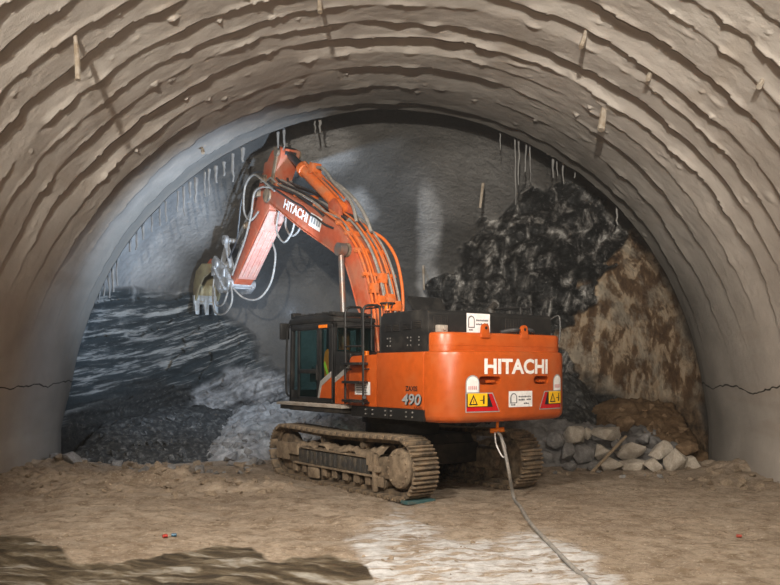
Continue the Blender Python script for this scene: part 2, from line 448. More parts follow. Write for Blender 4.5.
def face():
    xs = np.arange(-9.75, 9.76, .055); zs = np.arange(-.5, 10.9, .055)
    x, z = np.meshgrid(xs, zs)
    D = face_D(x, z)
    px = 390 + F * x / D; py = HZ - F * (z - CAMH) / D
    jit = 9 * fbm(x * .8, 0, z * .8, 4, .6, 5)
    jx = 9 * fbm(x * .8, 4, z * .8, 4, .6, 15)
    msk = {}
    for k, w in (('left', 7), ('pale', 8), ('rock', 7), ('brown', 8), ('grav', 8), ('soil', 12), ('lgrav', 8)):
        msk[k] = sst(-w, w, poly_sd(px + jx, py + jit, POLY[k]))
    jr = 12 * ridged(x * 1.1, 8, z * 1.1, 4, 25)
    msk['rock'] = sst(-3, 3, poly_sd(px + 1.4 * jx, py + 1.4 * jit, POLY['rock']) + jr - 4)
    msk['brown'] = msk['brown'] * (1 - .0 * msk['rock'])
    # soft grey veil patches (efflorescence, new spray); left ones paint in lamp light
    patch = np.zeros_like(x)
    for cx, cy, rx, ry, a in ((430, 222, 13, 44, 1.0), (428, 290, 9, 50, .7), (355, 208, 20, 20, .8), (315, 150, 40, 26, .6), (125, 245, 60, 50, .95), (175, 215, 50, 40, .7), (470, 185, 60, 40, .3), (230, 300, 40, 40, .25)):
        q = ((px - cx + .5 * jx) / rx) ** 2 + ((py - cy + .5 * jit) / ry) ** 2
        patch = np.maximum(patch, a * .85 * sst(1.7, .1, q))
    dk = np.zeros_like(x)
    # relief
    disp = .10 * fbm(x * .45, 0, z * .45, 4, .5, 31) + .03 * fbm(x * 3, 0, z * 3, 3, .5, 33)
    a = math.radians(24)
    s_ = -x * math.sin(a) + z * math.cos(a) + .12 * fbm(x * .6, 3, z * .6, 3, .5, 35); l_ = x * math.cos(a) + z * math.sin(a)
    led = ridged(l_ * .35, 0, s_ * 2.3, 3, 37); led2 = ridged(l_ * .8, 5, s_ * 5.5, 3, 39)
    stp = s_ * 1.5 + .7 * vn(l_ * .5, 2, s_ * .6, 51) + .25 * vn(l_ * 2, 2, s_ * 2, 52)
    disp_l = .2 + .34 * (stp - np.floor(stp)) ** 1.4 + .18 * led + .2 * led2 + .12 * fbm(x * 4, 1, z * 4, 3, .6, 41)
    vr = ridged(x * 1.1 + .3 * z, 2, z * .35, 3, 43)
    disp_r = .3 + .2 * vr + .22 * ridged(x * 1.6, 4, z * 1.9, 4, 45) + .09 * fbm(x * 6, 6, z * 6, 2, .6, 46)
    disp_b = .22 + .07 * ridged(x * 2.4 - z * .5, 7, z * .22, 2, 47) + .1 * fbm(x * 1.2, 8, z * 1.2, 4, .55, 48)
    disp_s = .28 + .16 * ridged(x * 2.5, 9, z * 2.5, 4, 49)
    ml, mr, mb_, ms = msk['left'], msk['rock'], msk['brown'] * (1 - msk['rock'] * .6), np.maximum(msk['soil'], msk['grav'])
    disp = disp * (1 - np.maximum(np.maximum(ml, mr), mb_)) + ml * disp_l + mr * disp_r * (1 - mb_ * .5) + mb_ * (disp_b * (1 - ms) + disp_s * ms)
    edge = sst(9.5, 8.9, np.where(z > ZC, np.hypot(x - XC, z - ZC), np.abs(x - XC)))
    Dn = D - disp * (.3 + .7 * edge)
    Dn = np.maximum(Dn, 22.5)
    r = np.where(z > ZC, np.hypot(x - XC, z - ZC), np.abs(x - XC))
    t = NT('tunnel_face_rock')
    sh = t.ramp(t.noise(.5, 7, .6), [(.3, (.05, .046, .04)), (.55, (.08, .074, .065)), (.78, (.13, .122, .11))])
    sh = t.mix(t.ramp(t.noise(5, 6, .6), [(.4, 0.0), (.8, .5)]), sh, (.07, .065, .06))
    fresh_lit = t.ramp(t.noise(1.2, 7, .65, t.warp((0, 0, 0), (1.6, 1, .4))), [(.3, (.26, .255, .245)), (.7, (.46, .45, .43))])
    sh = t.mix(t.attr('patch'), sh, fresh_lit)  # left patches carry lamp light in their colour
    # slaty strata on the left
    sv = t.warp((0, math.radians(22), 0), (.3, .3, 4.6))
    s1 = t.noise(1.0, 8, .72, sv, .1); s2 = t.noise(2.6, 8, .6, sv)
    lf = t.ramp(s1, [(.36, (.016, .022, .024)), (.5, (.03, .037, .038)), (.53, (.19, .19, .18)), (.64, (.38, .37, .34))])
    lf = t.mix(t.ramp(s2, [(.5, 0.0), (.56, .85)]), lf, (.02, .028, .031))
    lf = t.mix(t.ramp(t.noise(.9, 6, .6), [(.6, 0.0), (.74, .4)]), lf, (.26, .26, .25))
    lf = t.mix(t.ramp(t.noise(1.0, 6, .62, t.warp((0, 0, 0), (1.1, 1, .45)), .3), [(.6, 0.0), (.7, .6)]), lf, (.3, .3, .29))
    pl = t.ramp(t.noise(1.8, 9, .68), [(.34, (.05, .05, .05)), (.48, (.22, .215, .21)), (.7, (.45, .44, .43))])
    lf = t.mix(t.attr('pale'), lf, pl)
    # black rock with white streaks on the right, specular glints painted in
    rv = t.warp((0, math.radians(-8), 0), (2.2, 1, .55))
    r1 = t.noise(1.0, 9, .68, rv, .6)
    rk = t.ramp(r1, [(.44, (.012, .012, .011)), (.51, (.03, .029, .027)), (.575, (.17, .16, .145)), (.66, (.6, .58, .54))])
    rk = t.mix(t.ramp(t.noise(6, 7, .7), [(.52, 0.0), (.64, .6)]), rk, (.014, .014, .013))
    rk = t.mix(t.ramp(t.noise(9, 5, .7), [(.6, 0.0), (.68, .7)]), rk, (.4, .385, .355))
    # brown clayey rock with scratch marks
    bv = t.warp((0, math.radians(-10), 0), (2.3, 1, .2))
    b1 = t.noise(1.3, 6, .6, bv, .3)
    br = t.ramp(b1, [(.38, (.085, .045, .02)), (.5, (.16, .095, .048)), (.56, (.42, .31, .2)), (.7, (.5, .4, .29))])
    br = t.mix(t.ramp(t.noise(1.1, 8, .65), [(.48, 0.0), (.6, .7)]), br, (.4, .35, .27))
    br = t.mix(t.ramp(t.noise(3.2, 8, .65), [(.55, 0.0), (.66, .7)]), br, (.08, .048, .026))
    gv = t.ramp(t.noise(7, 8, .7), [(.4, (.012, .012, .011)), (.58, (.035, .034, .03)), (.74, (.2, .19, .17))])
    so = t.ramp(t.noise(3, 9, .68), [(.36, (.04, .025, .013)), (.52, (.12, .075, .04)), (.7, (.24, .17, .1))])
    br = t.mix(t.attr('soil'), br, so); br = t.mix(t.attr('grav'), br, gv)
    lf = t.mix(t.attr('lgrav'), lf, gv)
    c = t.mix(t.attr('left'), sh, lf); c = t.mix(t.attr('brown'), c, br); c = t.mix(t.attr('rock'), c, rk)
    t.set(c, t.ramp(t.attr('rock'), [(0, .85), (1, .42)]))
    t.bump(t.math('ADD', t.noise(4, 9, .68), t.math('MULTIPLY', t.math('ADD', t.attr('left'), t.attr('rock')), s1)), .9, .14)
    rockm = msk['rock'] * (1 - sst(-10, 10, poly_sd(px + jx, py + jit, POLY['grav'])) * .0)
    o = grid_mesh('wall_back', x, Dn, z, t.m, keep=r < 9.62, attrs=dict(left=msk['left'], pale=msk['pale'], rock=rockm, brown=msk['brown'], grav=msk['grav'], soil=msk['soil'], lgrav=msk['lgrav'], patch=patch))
    tag(o, kind='structure')
face()

# ---- the floor of dirt, mud and pale rock flour
def fz(x, y):
    x = np.asarray(x, float); y = np.asarray(y, float)
    z = .035 * fbm(x * .5, y * .5, 0, 3, .5, 101) + .016 * fbm(x * 2.4, y * 2.4, 1, 3, .55, 103)
    near = sst(8, 10, y)
    # low berm of spoil in front of the left pile, and along both walls
    for cx, cy, rx, ry, h in ((-5.2, 18.4, 1.6, .55, .24), (-7.8, 18.6, 2.2, .9, .14), (-3.4, 17.4, 1.2, .5, .12), (-6.5, 17.2, 1.8, .4, .1), (-2.2, 17.6, .9, .5, .1), (-8.6, 20.6, 1.2, 1.4, .28), (8.7, 20.6, .8, 1.6, .22), (-.7, 13.9, .8, .5, .08)):
        g = np.exp(-((x - cx) / rx) ** 2 - ((y - cy) / ry) ** 2)
        z = z + h * g * (1 + .5 * fbm(x * 3, y * 3, 2, 3, .6, 107))
    px = 390 + F * x / np.maximum(y, 1); py = HZ + F * CAMH / np.maximum(y, 1)
    mud = sst(-6, 8, poly_sd(px, py, MUDP) + 6 * fbm(x * 1.2, y * 1.2, 5, 3, .6, 109)) * sst(6, 8, y)
    z = z - .035 * mud + mud * .03 * ridged(x * .7 + y * .6, y * 2.2, 0, 3, 111)
    ch = sst(-6, 8, poly_sd(px, py, CHALK) + 10 * fbm(x * 1.5, y * 1.5, 6, 4, .6, 113)) * sst(6, 8, y)
    z = z + ch * .016 * ridged(x * 1.6, y * 5, 3, 3, 115)
    # wheel and track scuffs
    z = z + .007 * ridged(x * .9 - y * .15, y * 3.5, 8, 2, 117) * near + .012 * fbm(x * 6, y * 6, 3, 3, .65, 119) * near + .03 * np.clip(fbm(x * 2.2, y * 3.5, 4, 4, .65, 121) - .35, 0, 1) * near
    return z


MUDP = [(-60, 536), (20, 540), (34, 542), (40, 552), (80, 560), (110, 562), (165, 550), (205, 553), (250, 552), (270, 562), (330, 557), (368, 566), (372, 640), (-60, 640)]
CHALK = [(348, 536), (385, 528), (395, 506), (425, 520), (450, 540), (530, 536), (560, 540), (590, 556), (640, 600), (640, 640), (380, 640), (360, 575)]


def floor():
    ys = np.concatenate([np.arange(-16, 7, .6), np.arange(7, 9, .15), np.arange(9, 14, .035), np.arange(14, 22, .055), np.arange(22, 31.6, .15)])
    xs = np.arange(-9.6, 9.61, .05)
    x, y = np.meshgrid(xs, ys)
    z = fz(x, y)
    px = 390 + F * x / np.maximum(y, 1); py = HZ + F * CAMH / np.maximum(y, 1)
    n1 = fbm(x * 1.2, y * 1.2, 5, 3, .6, 109); n2 = fbm(x * 1.5, y * 1.5, 6, 4, .6, 113)
    mud = sst(-4, 5, poly_sd(px, py, MUDP) + 6 * n1) * sst(6, 8, y)
    ch = sst(-8, 10, poly_sd(px, py, CHALK) + 12 * n2) * sst(6, 8, y)
    t = NT('trodden_tunnel_dirt')
    c = t.ramp(t.noise(.45, 8, .62), [(.3, (.235, .18, .13)), (.5, (.34, .27, .2)), (.7, (.42, .345, .265))])
    c = t.mix(t.ramp(t.noise(2.6, 10, .72), [(.46, 0.0), (.62, .85)]), c, (.17, .12, .075))
    c = t.mix(t.ramp(t.noise(11, 6, .7), [(.5, 0.0), (.66, .7)]), c, (.13, .09, .055))
    c = t.mix(t.ramp(t.noise(.8, 6, .6, t.warp((0, 0, 0), (.5, 1.6, 1))), [(.56, 0.0), (.7, .5)]), c, (.36, .31, .25))
    c = t.mix(t.ramp(t.noise(22, 4, .6), [(.58, 0.0), (.66, .8)]), c, (.48, .42, .34))
    chn = t.noise(1.6, 8, .66, t.warp((0, 0, math.radians(-6)), (1.0, 3.4, 1)), .5)
    chm = t.math('MULTIPLY', t.attr('chalk'), t.ramp(chn, [(.44, .05), (.52, 1.0)]))
    c = t.mix(chm, c, t.ramp(t.noise(7, 6, .6), [(.35, (.4, .385, .37)), (.65, (.58, .575, .57))]))
    mdn = t.noise(1.4, 8, .62, t.warp((0, 0, math.radians(18)), (.7, 2.6, 1)), .7)
    mdc = t.ramp(mdn, [(.4, (.04, .03, .018)), (.49, (.085, .064, .038)), (.55, (.16, .13, .088)), (.64, (.34, .32, .28))])  # pale top stop paints streaks and wet highlights into the mud
    mm = t.ramp(t.attr('mud'), [(.25, 0.0), (.6, 1.0)])
    c = t.mix(mm, c, mdc)
    t.set(c, t.ramp(t.math('ADD', t.attr('mud'), t.math('MULTIPLY', chm, .25)), [(.2, .9), (1, .42)]))
    t.b.inputs['Specular IOR Level'].default_value = .3
    t.bump(t.math('ADD', t.noise(9, 10, .75), t.math('MULTIPLY', chn, .8)), 1.0, .06)
    o = grid_mesh('floor', x, y, z, t.m, attrs=dict(mud=mud, chalk=ch))
    tag(o, kind='structure')
floor()

# =============================================================================================== rocks
def rock_mesh(name, mat, seed, sx=1, sy=1, sz=1, n=16, detail=0):
    r = random.Random(seed); bm = bmesh.new()
    for i in range(n):
        v = Vector((r.gauss(0, 1), r.gauss(0, 1), r.gauss(0, 1))).normalized() * r.uniform(.8, 1.05)
        bm.verts.new((v.x * sx, v.y * sy, v.z * sz))
    g = bmesh.ops.convex_hull(bm, input=bm.verts[:])
    bmesh.ops.delete(bm, geom=[e for e in g['geom_interior'] if isinstance(e, bmesh.types.BMVert)], context='VERTS')
    if detail:
        ed = [e for e in bm.edges if len(e.link_faces) == 2 and e.calc_face_angle(0) > .25]
        bmesh.ops.bevel(bm, geom=ed, offset=.07, segments=2, affect='EDGES', profile=.5, clamp_overlap=True)
        bmesh.ops.triangulate(bm, faces=bm.faces[:])
        for _ in range(detail):
            bmesh.ops.subdivide_edges(bm, edges=bm.edges[:], cuts=1, use_grid_fill=True)
        for v in bm.verts:
            p = v.co * 2.2 + Vector((seed, 0, 0))
            v.co *= 1 + .10 * mnoise.fractal(p, .9, 2.0, 4)
    bmesh.ops.recalc_face_normals(bm, faces=bm.faces[:])
    me = bpy.data.meshes.new(name); bm.to_mesh(me); bm.free(); me.materials.append(mat)
    if detail:
        me.shade_smooth(); me.set_sharp_from_angle(angle=math.radians(42))
    return me


def place(name, me, loc, scale=1, rot=None, **k):
    o = bpy.data.objects.new(name, me); o.location = loc
    o.scale = (scale, scale, scale) if isinstance(scale, (int, float)) else scale
    o.rotation_euler = rot or (0, 0, random.uniform(0, 6.28)); COL.objects.link(o); tag(o, **k); return o


# spoil heaps: uncountable rubble, built as solid mounds against the face
def heap_h(x, y, spec):
    """talus: each entry (cx, foot_y, half_width, run, height) climbs from its foot towards the face"""
    x = np.asarray(x, float); y = np.asarray(y, float)
    h = np.zeros_like(x) - .3
    for cx, fy, rx, run, hh in spec:
        q = np.clip(1 - ((x - cx) / rx) ** 2, 0, 1) ** .5
        foot = fy + .35 * vn(x * .9, cx, 0, 77) + (1 - q) * run * .6
        t = np.clip((y - foot) / run, -.2, 1.0)
        h = np.maximum(h, np.where(q > 0, hh * (t ** 1 * (.35 + .65 * q)), -.3))
    return h


LSPEC = [(-7.4, 22.8, 2.4, 5.0, 1.2), (-6.3, 23.0, 1.5, 5.0, 1.1), (-8.4, 22.4, 1.4, 3.0, .9)]
PSPEC = [(-4.1, 23.2, 1.8, 4.6, 1.3), (-2.4, 23.6, 2.0, 4.6, 1.2)]
RSPEC = [(4.6, 22.9, 2.6, 3.6, 2.5), (2.2, 23.4, 2.2, 3.6, 1.5)]
SSPEC = [(7.8, 22.2, 2.0, 3.0, 1.5), (6.6, 23.0, 1.6, 3.2, 1.1)]
BSPEC = [(4.4, 21.4, 2.4, 2.4, 1.0), (6.6, 21.6, 2.0, 2.2, .8)]


def heap(name, spec, mat, seed, amp, label):
    x0 = min(s[0] - s[2] for s in spec) - .1; x1 = max(s[0] + s[2] for s in spec) + .1
    y0 = min(s[1] for s in spec) - .6; y1 = max(s[1] + s[3] for s in spec) + .8
    x, y = np.meshgrid(np.arange(max(x0, -8.95), min(x1, 8.75), .06), np.arange(y0, y1, .06))
    z = heap_h(x, y, spec)
    n = ridged(x * 2.2, y * 2.2, z * 2.2, 4, seed) * amp + fbm(x * 6, y * 6, z * 6, 3, .6, seed + 5) * amp * .6
    zz = z + n * sst(-.3, .2, z)
    o = grid_mesh(name, x + n * .3, y + n * .2, zz, mat, keep=(z > -.22) & (y < face_D(x, np.maximum(z, ZC)) + .2))
    me = o.data
    bm = bmesh.new(); bm.from_mesh(me)                                  # give the mound a closed underside
    be = [e for e in bm.edges if e.is_boundary]
    g = bmesh.ops.extrude_edge_only(bm, edges=be)
    for v in [v for v in g['geom'] if isinstance(v, bmesh.types.BMVert)]: v.co.z = -.4
    bm.to_mesh(me); bm.free()
    tag(o, label, 'rubble', kind='stuff'); return o


heap('rubble_heap', LSPEC, M['gravel'], 201, .09, 'dark loose rubble heaped at the foot of the left rock face')
heap('rubble_heap', PSPEC, M['palemass'], 211, .12, 'pale broken rock slumped below the face, left of the excavator cab')
heap('rubble_heap', RSPEC, M['gravel'], 221, .10, 'black gravelly rubble sloping down just right of the orange counterweight')
heap('soil_heap', SSPEC, M['soil'], 231, .10, 'brown crumbling soil bank at the foot of the right tunnel wall')
heap('rubble_heap', BSPEC, M['greyboulder'], 241, .10, 'grey stony rubble bedded under the pale boulders on the right')


def ground_at(x, y, specs):
    z = float(fz(x, y))
    for s in specs: z = max(z, float(heap_h(np.array(x), np.array(y), s)))
    return z


# boulders at the right foot of the face
BOUL = [(575, 435, 19, 16, 22.4, 'paleboulder', 'large pale boulder just right of the excavator counterweight, topmost on the pile'),
        (588, 433, 10, 10, 22.3, 'paleboulder', 'small upright pale stone wedged between two large boulders atop the right pile'),
        (606, 434, 27, 13, 22.2, 'paleboulder', 'long flat pale boulder at the top of the pile behind the wooden pole'),
        (583, 454, 20, 17, 21.6, 'greyboulder', 'grey jagged boulder low on the pile, nearest the right track'),
        (601, 452, 16, 13, 21.7, 'paleboulder', 'medium pale boulder under the long flat one, left of the wooden pole'),
        (630, 449, 28, 15, 21.9, 'paleboulder', 'broad pale boulder touching the upper end of the wooden pole'),
        (610, 466, 22, 13, 21.2, 'paleboulder', 'low pale boulder at the front of the pile, right of the pole foot'),
        (634, 467, 22, 13, 21.2, 'paleboulder', 'squarish pale boulder at the front centre of the right boulder row'),
        (660, 452, 22, 18, 21.7, 'paleboulder', 'peaked pale boulder standing behind the front row, fourth from the wall'),
        (654, 467, 20, 15, 21.1, 'paleboulder', 'smooth front boulder below the peaked one on the right'),
        (675, 461, 21, 22, 21.2, 'paleboulder', 'tall pale boulder second from the right end of the row'),
        (691, 465, 17, 15, 21.3, 'paleboulder', 'last pale boulder at the right end of the row, by the tunnel wall'),
        (686, 450, 20, 14, 22.2, 'brownboulder', 'brown earthy boulder behind the right end of the boulder row'),
        (624, 424, 16, 13, 22.9, 'brownboulder', 'brown boulder alone on the dark rubble above the long flat boulder'),
        (567, 452, 16, 16, 21.7, 'greyboulder', 'dim grey boulder in the shade right behind the right crawler track'),
        (593, 467, 14, 10, 21.1, 'greyboulder', 'small grey boulder at the foot of the wooden pole'),
        (570, 468, 14, 11, 21.1, 'greyboulder', 'small grey boulder on the ground beside the right crawler track'),
        (645, 438, 13, 10, 22.3, 'greyboulder', 'small grey boulder perched between the broad and the peaked boulders'),
        (617, 445, 11, 10, 21.9, 'greyboulder', 'little dark-edged boulder tucked under the wooden pole'),
        (556, 440, 16, 14, 22.2, 'greyboulder', 'grey boulder half hidden under the right rear corner of the counterweight'),
        (545, 457, 16, 14, 21.9, 'greyboulder', 'grey boulder in deep shade just behind the right track end'),
        (703, 470, 10, 7, 21.0, 'brownboulder', 'small brown clod against the base of the right wall')]
for i, (px, py, w, h, D, mt, lab) in enumerate(BOUL):
    k = D / F
    me = rock_mesh('boulder', M[mt], 300 + i, 1, .9, 1, 15, 1)
    zs = [v.co.z for v in me.vertices]; xs = [v.co.x for v in me.vertices]
    sx = w * k * 1.16 / (max(xs) - min(xs)); sz = h * k * 1.22 / (max(zs) - min(zs))
    p = at(px, py, D)
    place('boulder', me, p, (sx, max(sx * .8, sz), sz), (0, random.uniform(-.2, .2), random.uniform(-.3, .3)), label=lab, cat='boulder', group='boulders at the right foot of the face')

# dark slate stones on the left heap, pale ones on the pale heap, black stones on the right heap
sl = [rock_mesh('rubble_stone', M['slate'], 400 + i, 1, .8, .6, 11) for i in range(7)]
gl = [rock_mesh('rubble_stone', M['greyboulder'], 410 + i, 1, .85, .7, 11) for i in range(6)]
tn = [rock_mesh('loose_stone', M['tanstone'], 420 + i, 1, .85, .6, 11) for i in range(7)]
def strew(n, meshes, spec, size, name, label, cat, group, front=True):
    k = 0
    while k < n:
        s = random.choice(spec)
        x = s[0] + random.uniform(-1, 1) * s[2]; y = s[1] + random.uniform(-.05, .85) * s[3]
        h = float(heap_h(np.array(x), np.array(y), spec))
        if h < -.05 or abs(x) > 8.6 or y > face_D(np.array(x), np.array(max(h, ZC))) - .4: continue
        sz = random.uniform(*size) * (1.3 if random.random() < .15 else 1)
        place(name, random.choice(meshes), (x, y, max(h, float(fz(x, y))) + sz * .25), sz, (random.uniform(0, 6), random.uniform(0, 6), random.uniform(0, 6)), label=label, cat=cat, group=group)
        k += 1
strew(210, sl, LSPEC, (.07, .17), 'rubble_stone', 'dark angular stone lying on the rubble heap at the left of the face', 'stone', 'dark rubble stones on the left heap')
strew(90, gl, PSPEC, (.1, .26), 'rubble_stone', 'pale grey broken stone on the slumped rock left of the excavator cab', 'stone', 'pale rubble stones left of the cab')
strew(70, sl, RSPEC, (.06, .16), 'rubble_stone', 'black stone on the dark rubble right of the counterweight', 'stone', 'black stones right of the counterweight')
bl = [rock_mesh('soil_clod', M['brownboulder'], 430 + i, 1, .85, .7, 11) for i in range(5)]
strew(60, bl, SSPEC, (.07, .2), 'soil_clod', 'brown earth clod on the soil bank by the right wall', 'clod', 'brown clods on the right soil bank')

# stones on the floor
def floor_stones(n, xr, yr, size, meshes, label, group, name='loose_stone'):
    for _ in range(n):
        x = random.uniform(*xr); y = random.uniform(*yr); sz = random.uniform(*size)
        if random.random() < .1: sz *= 1.5
        u = (x - .28) * math.cos(math.radians(36)) + (y - 18.8) * math.sin(math.radians(36)); v = -(x - .28) * math.sin(math.radians(36)) + (y - 18.8) * math.cos(math.radians(36))
        if abs(u) < 2.1 and -3.1 < v < 3.6: continue
        place(name, random.choice(meshes), (x, y, float(fz(x, y)) + sz * .15), sz, (random.uniform(-.5, .5), random.uniform(-.5, .5), random.uniform(0, 6)), label=label, cat='stone', group=group)
floor_stones(150, (-8.9, -2.0), (16.4, 19.4), (.03, .12), tn, 'tan stone lying in the low spoil ridge across the left floor', 'stones in the left spoil ridge')
floor_stones(60, (-9.0, -3.4), (20.2, 22.4), (.08, .24), gl + tn, 'dusty stone along the foot of the left rubble heap', 'stones at the foot of the left heap')
pb = MB()
for _ in range(420):                                        # pebbles too small and too many to count: one scatter
    x = random.uniform(-7, 8.5); y = random.uniform(10, 18.5); q = random.uniform(.012, .045) * (1.5 if random.random() < .08 else 1)
    if poly_sd(np.array(390 + F * x / y), np.array(HZ + F * CAMH / y), MUDP) > -4: continue
    me_ = random.choice(tn); rz = Matrix.Rotation(random.uniform(0, 6), 3, 'Z'); c0 = Vector((x, y, float(fz(x, y)) + q * .15))
    pb.add([c0 + rz @ (v.co * q) for v in me_.vertices], [tuple(f.vertices) for f in me_.polygons])
tag(pb.build('pebbles', M['tanstone'], None, smooth=False), 'scatter of small tan pebbles over the bare dirt floor', 'pebbles', kind='stuff')
floor_stones(40, (6.2, 9.0), (17.5, 21.2), (.05, .16), tn, 'stone lying along the base of the right tunnel wall', 'stones at the base of the right wall')
floor_stones(30, (2.6, 6.8), (19.6, 21.0), (.05, .12), gl + tn, 'small stone in front of the pale boulders on the right', 'stones in front of the boulders')

# =============================================================================================== excavator
EX = empty('excavator', (.28, 18.8, 0), math.radians(36))
tag(EX, 'large orange tracked excavator with muddy crawlers reaching at the rock face', 'excavator')

# ---- crawlers
TY0, TY1, TR, TZ = -2.1, 2.55, .57, .63
def track_path(n):
    L = TY1 - TY0; per = 2 * L + 2 * PI * TR; out = []
    for i in range(n):
        s = per * i / n
        if s < L: out.append((TY0 + s, TZ - TR, 0.0))
        elif s < L + PI * TR:
            a = (s - L) / TR; out.append((TY1 + TR * math.sin(a), TZ - TR * math.cos(a), a))
        elif s < 2 * L + PI * TR:
            q = s - L - PI * TR; sag = -.05 * math.sin(PI * q / L) ** 2
            out.append((TY1 - q, TZ + TR + sag, PI))
        else:
            a = (s - 2 * L - PI * TR) / TR; out.append((TY0 - TR * math.sin(a), TZ + TR * math.cos(a), PI + a))
    return out


shoe = MB()
pitch = (2 * (TY1 - TY0) + 2 * PI * TR) / 50
shoe.box(-.3, .3, -pitch * .47, pitch * .47, -.025, .01)
for q in (-.40, -.05, .30): shoe.prism([(pitch * q, -.075), (pitch * q + .03, -.075), (pitch * q + .05, -.02), (pitch * q - .02, -.02)], -.3, .3)
shoe_o = shoe.build('track_shoe', M['mudsteel'], None, .005)
shoe_me = shoe_o.data; bpy.data.objects.remove(shoe_o)
for sd in (-1, 1):
    cx = sd * 1.445
    ox = cx + sd * .3                                        # outer edge
    f = MB(); f.prism([(TY0 + .35, .38), (TY1 - .3, .38), (TY1 - .1, .55), (TY1 - .3, .82), (TY0 + .5, .82), (TY0 + .3, .6)], cx - .2, cx + .2)
    fr = f.build('crawler_frame', M['mudsteel'], EX, .02)
    c = MB()
    pa = track_path(100)
    ring = [[(cx + w, y + (TY0 - y if False else 0) , z) for y, z, _ in pa] for w in (-.11, .11)]
    n = len(pa)
    inner = []
    for y, z, a in pa: inner.append((y - .1 * math.sin(a), z + .1 * math.cos(a)))
    vs = [(cx - .12, y, z) for y, z, _ in pa] + [(cx + .12, y, z) for y, z, _ in pa] + [(cx - .12, y, z) for y, z in inner] + [(cx + .12, y, z) for y, z in inner]
    fs = []
    for i in range(n):
        j = (i + 1) % n
        fs += [(i, j, n + j, n + i), (2 * n + i, 3 * n + i, 3 * n + j, 2 * n + j), (i, 2 * n + i, 2 * n + j, j), (n + i, n + j, 3 * n + j, 3 * n + i)]
    c.add(vs, fs); c.build('track_chain', M['mudsteel'], fr)
    for i, (y, z, a) in enumerate(track_path(50)):
        o = bpy.data.objects.new('track_shoe', shoe_me); o.location = (cx, y, z); o.rotation_euler = (a, 0, 0); o.parent = fr; COL.objects.link(o)
    # sprocket with final drive at the rear, idler at the front
    s = MB(); s.cyl((cx - .07, TY0, TZ), (cx + .07, TY0, TZ), .42, 40)
    for k in range(17):
        a = 2 * PI * k / 17; s.bar((cx, TY0 + .38 * math.cos(a), TZ + .38 * math.sin(a)), (cx, TY0 + .49 * math.cos(a), TZ + .49 * math.sin(a)), .1, .08, (1, 0, 0))
    s.build('sprocket', M['mudsteel'], fr, .008)
    d = MB(); d.tube([(cx + sd * .05, TY0, TZ), (cx + sd * .2, TY0, TZ), (cx + sd * .24, TY0, TZ), (cx + sd * .27, TY0, TZ)], [.4, .4, .37, .2], 40)
    for k in range(14):
        a = 2 * PI * k / 14; y, z = TY0 + .31 * math.cos(a), TZ + .31 * math.sin(a); d.cyl((cx + sd * .23, y, z), (cx + sd * .275, y, z), .025, 8)
    d.build('final_drive', M['mud'], fr, .008)
    i_ = MB(); i_.tube([(cx - .1, TY1, TZ), (cx - .08, TY1, TZ), (cx + .08, TY1, TZ), (cx + .1, TY1, TZ)], [.4, .46, .46, .4], 40)
    i_.cyl((cx - .16, TY1, TZ), (cx + .16, TY1, TZ), .16, 20); i_.build('idler', M['mudsteel'], fr, .008)
    y = MB(); y.box(min(cx + sd * .12, ox - sd * .05), max(cx + sd * .12, ox - sd * .05), TY1 - .25, TY1 + .35, TZ - .2, TZ + .2)
    y.box(min(cx + sd * .12, ox - sd * .02), max(cx + sd * .12, ox - sd * .02), TY1 - .75, TY1 - .3, TZ - .05, TZ + .22); y.build('idler_yoke', M['mud'], fr, .02)
    for k in range(9):
        yy = TY0 + .62 + k * (TY1 - TY0 - 1.15) / 8
        r = MB(); r.tube([(cx - .17, yy, .27), (cx - .1, yy, .27), (cx - .095, yy, .27), (cx + .095, yy, .27), (cx + .1, yy, .27), (cx + .17, yy, .27)], [.13, .13, .1, .1, .13, .13], 18)
        r.cyl((cx - .22, yy, .27), (cx + .22, yy, .27), .05, 10); r.build('track_roller', M['mudsteel'], fr, .005)
        b = MB(); b.box(min(cx + sd * .18, cx + sd * .24), max(cx + sd * .18, cx + sd * .24), yy - .09, yy + .09, .2, .4); b.build('roller_bracket', M['mud'], fr, .012)
    for yy in (-.7, .9):
        r = MB(); r.cyl((cx - .14, yy, 1.0), (cx + .14, yy, 1.0), .085, 18); r.box(cx - .06, cx + .06, yy - .05, yy + .05, .8, 1.0); r.build('carrier_roller', M['mudsteel'], fr, .006)
    # ribbed side guard plate between the rollers and the top run
    g = MB(); xa, xb = sorted((cx + sd * .2, cx + sd * .25))
    g.box(xa, xb, TY0 + .95, TY1 - .75, .42, .74)
    for k in range(13):
        yy = TY0 + 1.05 + k * .2; xc_, xd = sorted((cx + sd * .25, cx + sd * .285)); g.box(xc_, xd, yy, yy + .09, .44, .73)
    g.build('side_guard', M['rib'], fr, .008)
    l = MB(); xa, xb = sorted((cx + sd * .18, cx + sd * .29)); l.box(xa, xb, TY0 + .7, TY1 - .55, .385, .425); l.box(xa, xb, TY0 + .9, TY1 - .9, .76, .79); l.build('guard_rail', M['mud'], fr, .006)
    # upright guide guard near the rear and a chain guide lower down
    u = MB(); xa, xb = sorted((cx + sd * .2, cx + sd * .3)); u.box(xa, xb, TY0 + .72, TY0 + .8, .1, .86); u.box(xa, xb, TY0 + .6, TY0 + .95, .5, .62); u.box(xa, xb, TY0 + .82, TY0 + 1.02, .62, .9); u.build('chain_guide', M['mud'], fr, .01)
    u = MB(); u.box(xa, xb, .9, 1.3, .12, .36); u.build('chain_guide', M['mud'], fr, .02)
    # mud caked on top of the side frame
    ys_ = np.linspace(TY0 + .5, TY1 - .35, 60); ws = np.linspace(-.23, .23, 12)
    yy, ww = np.meshgrid(ys_, ws)
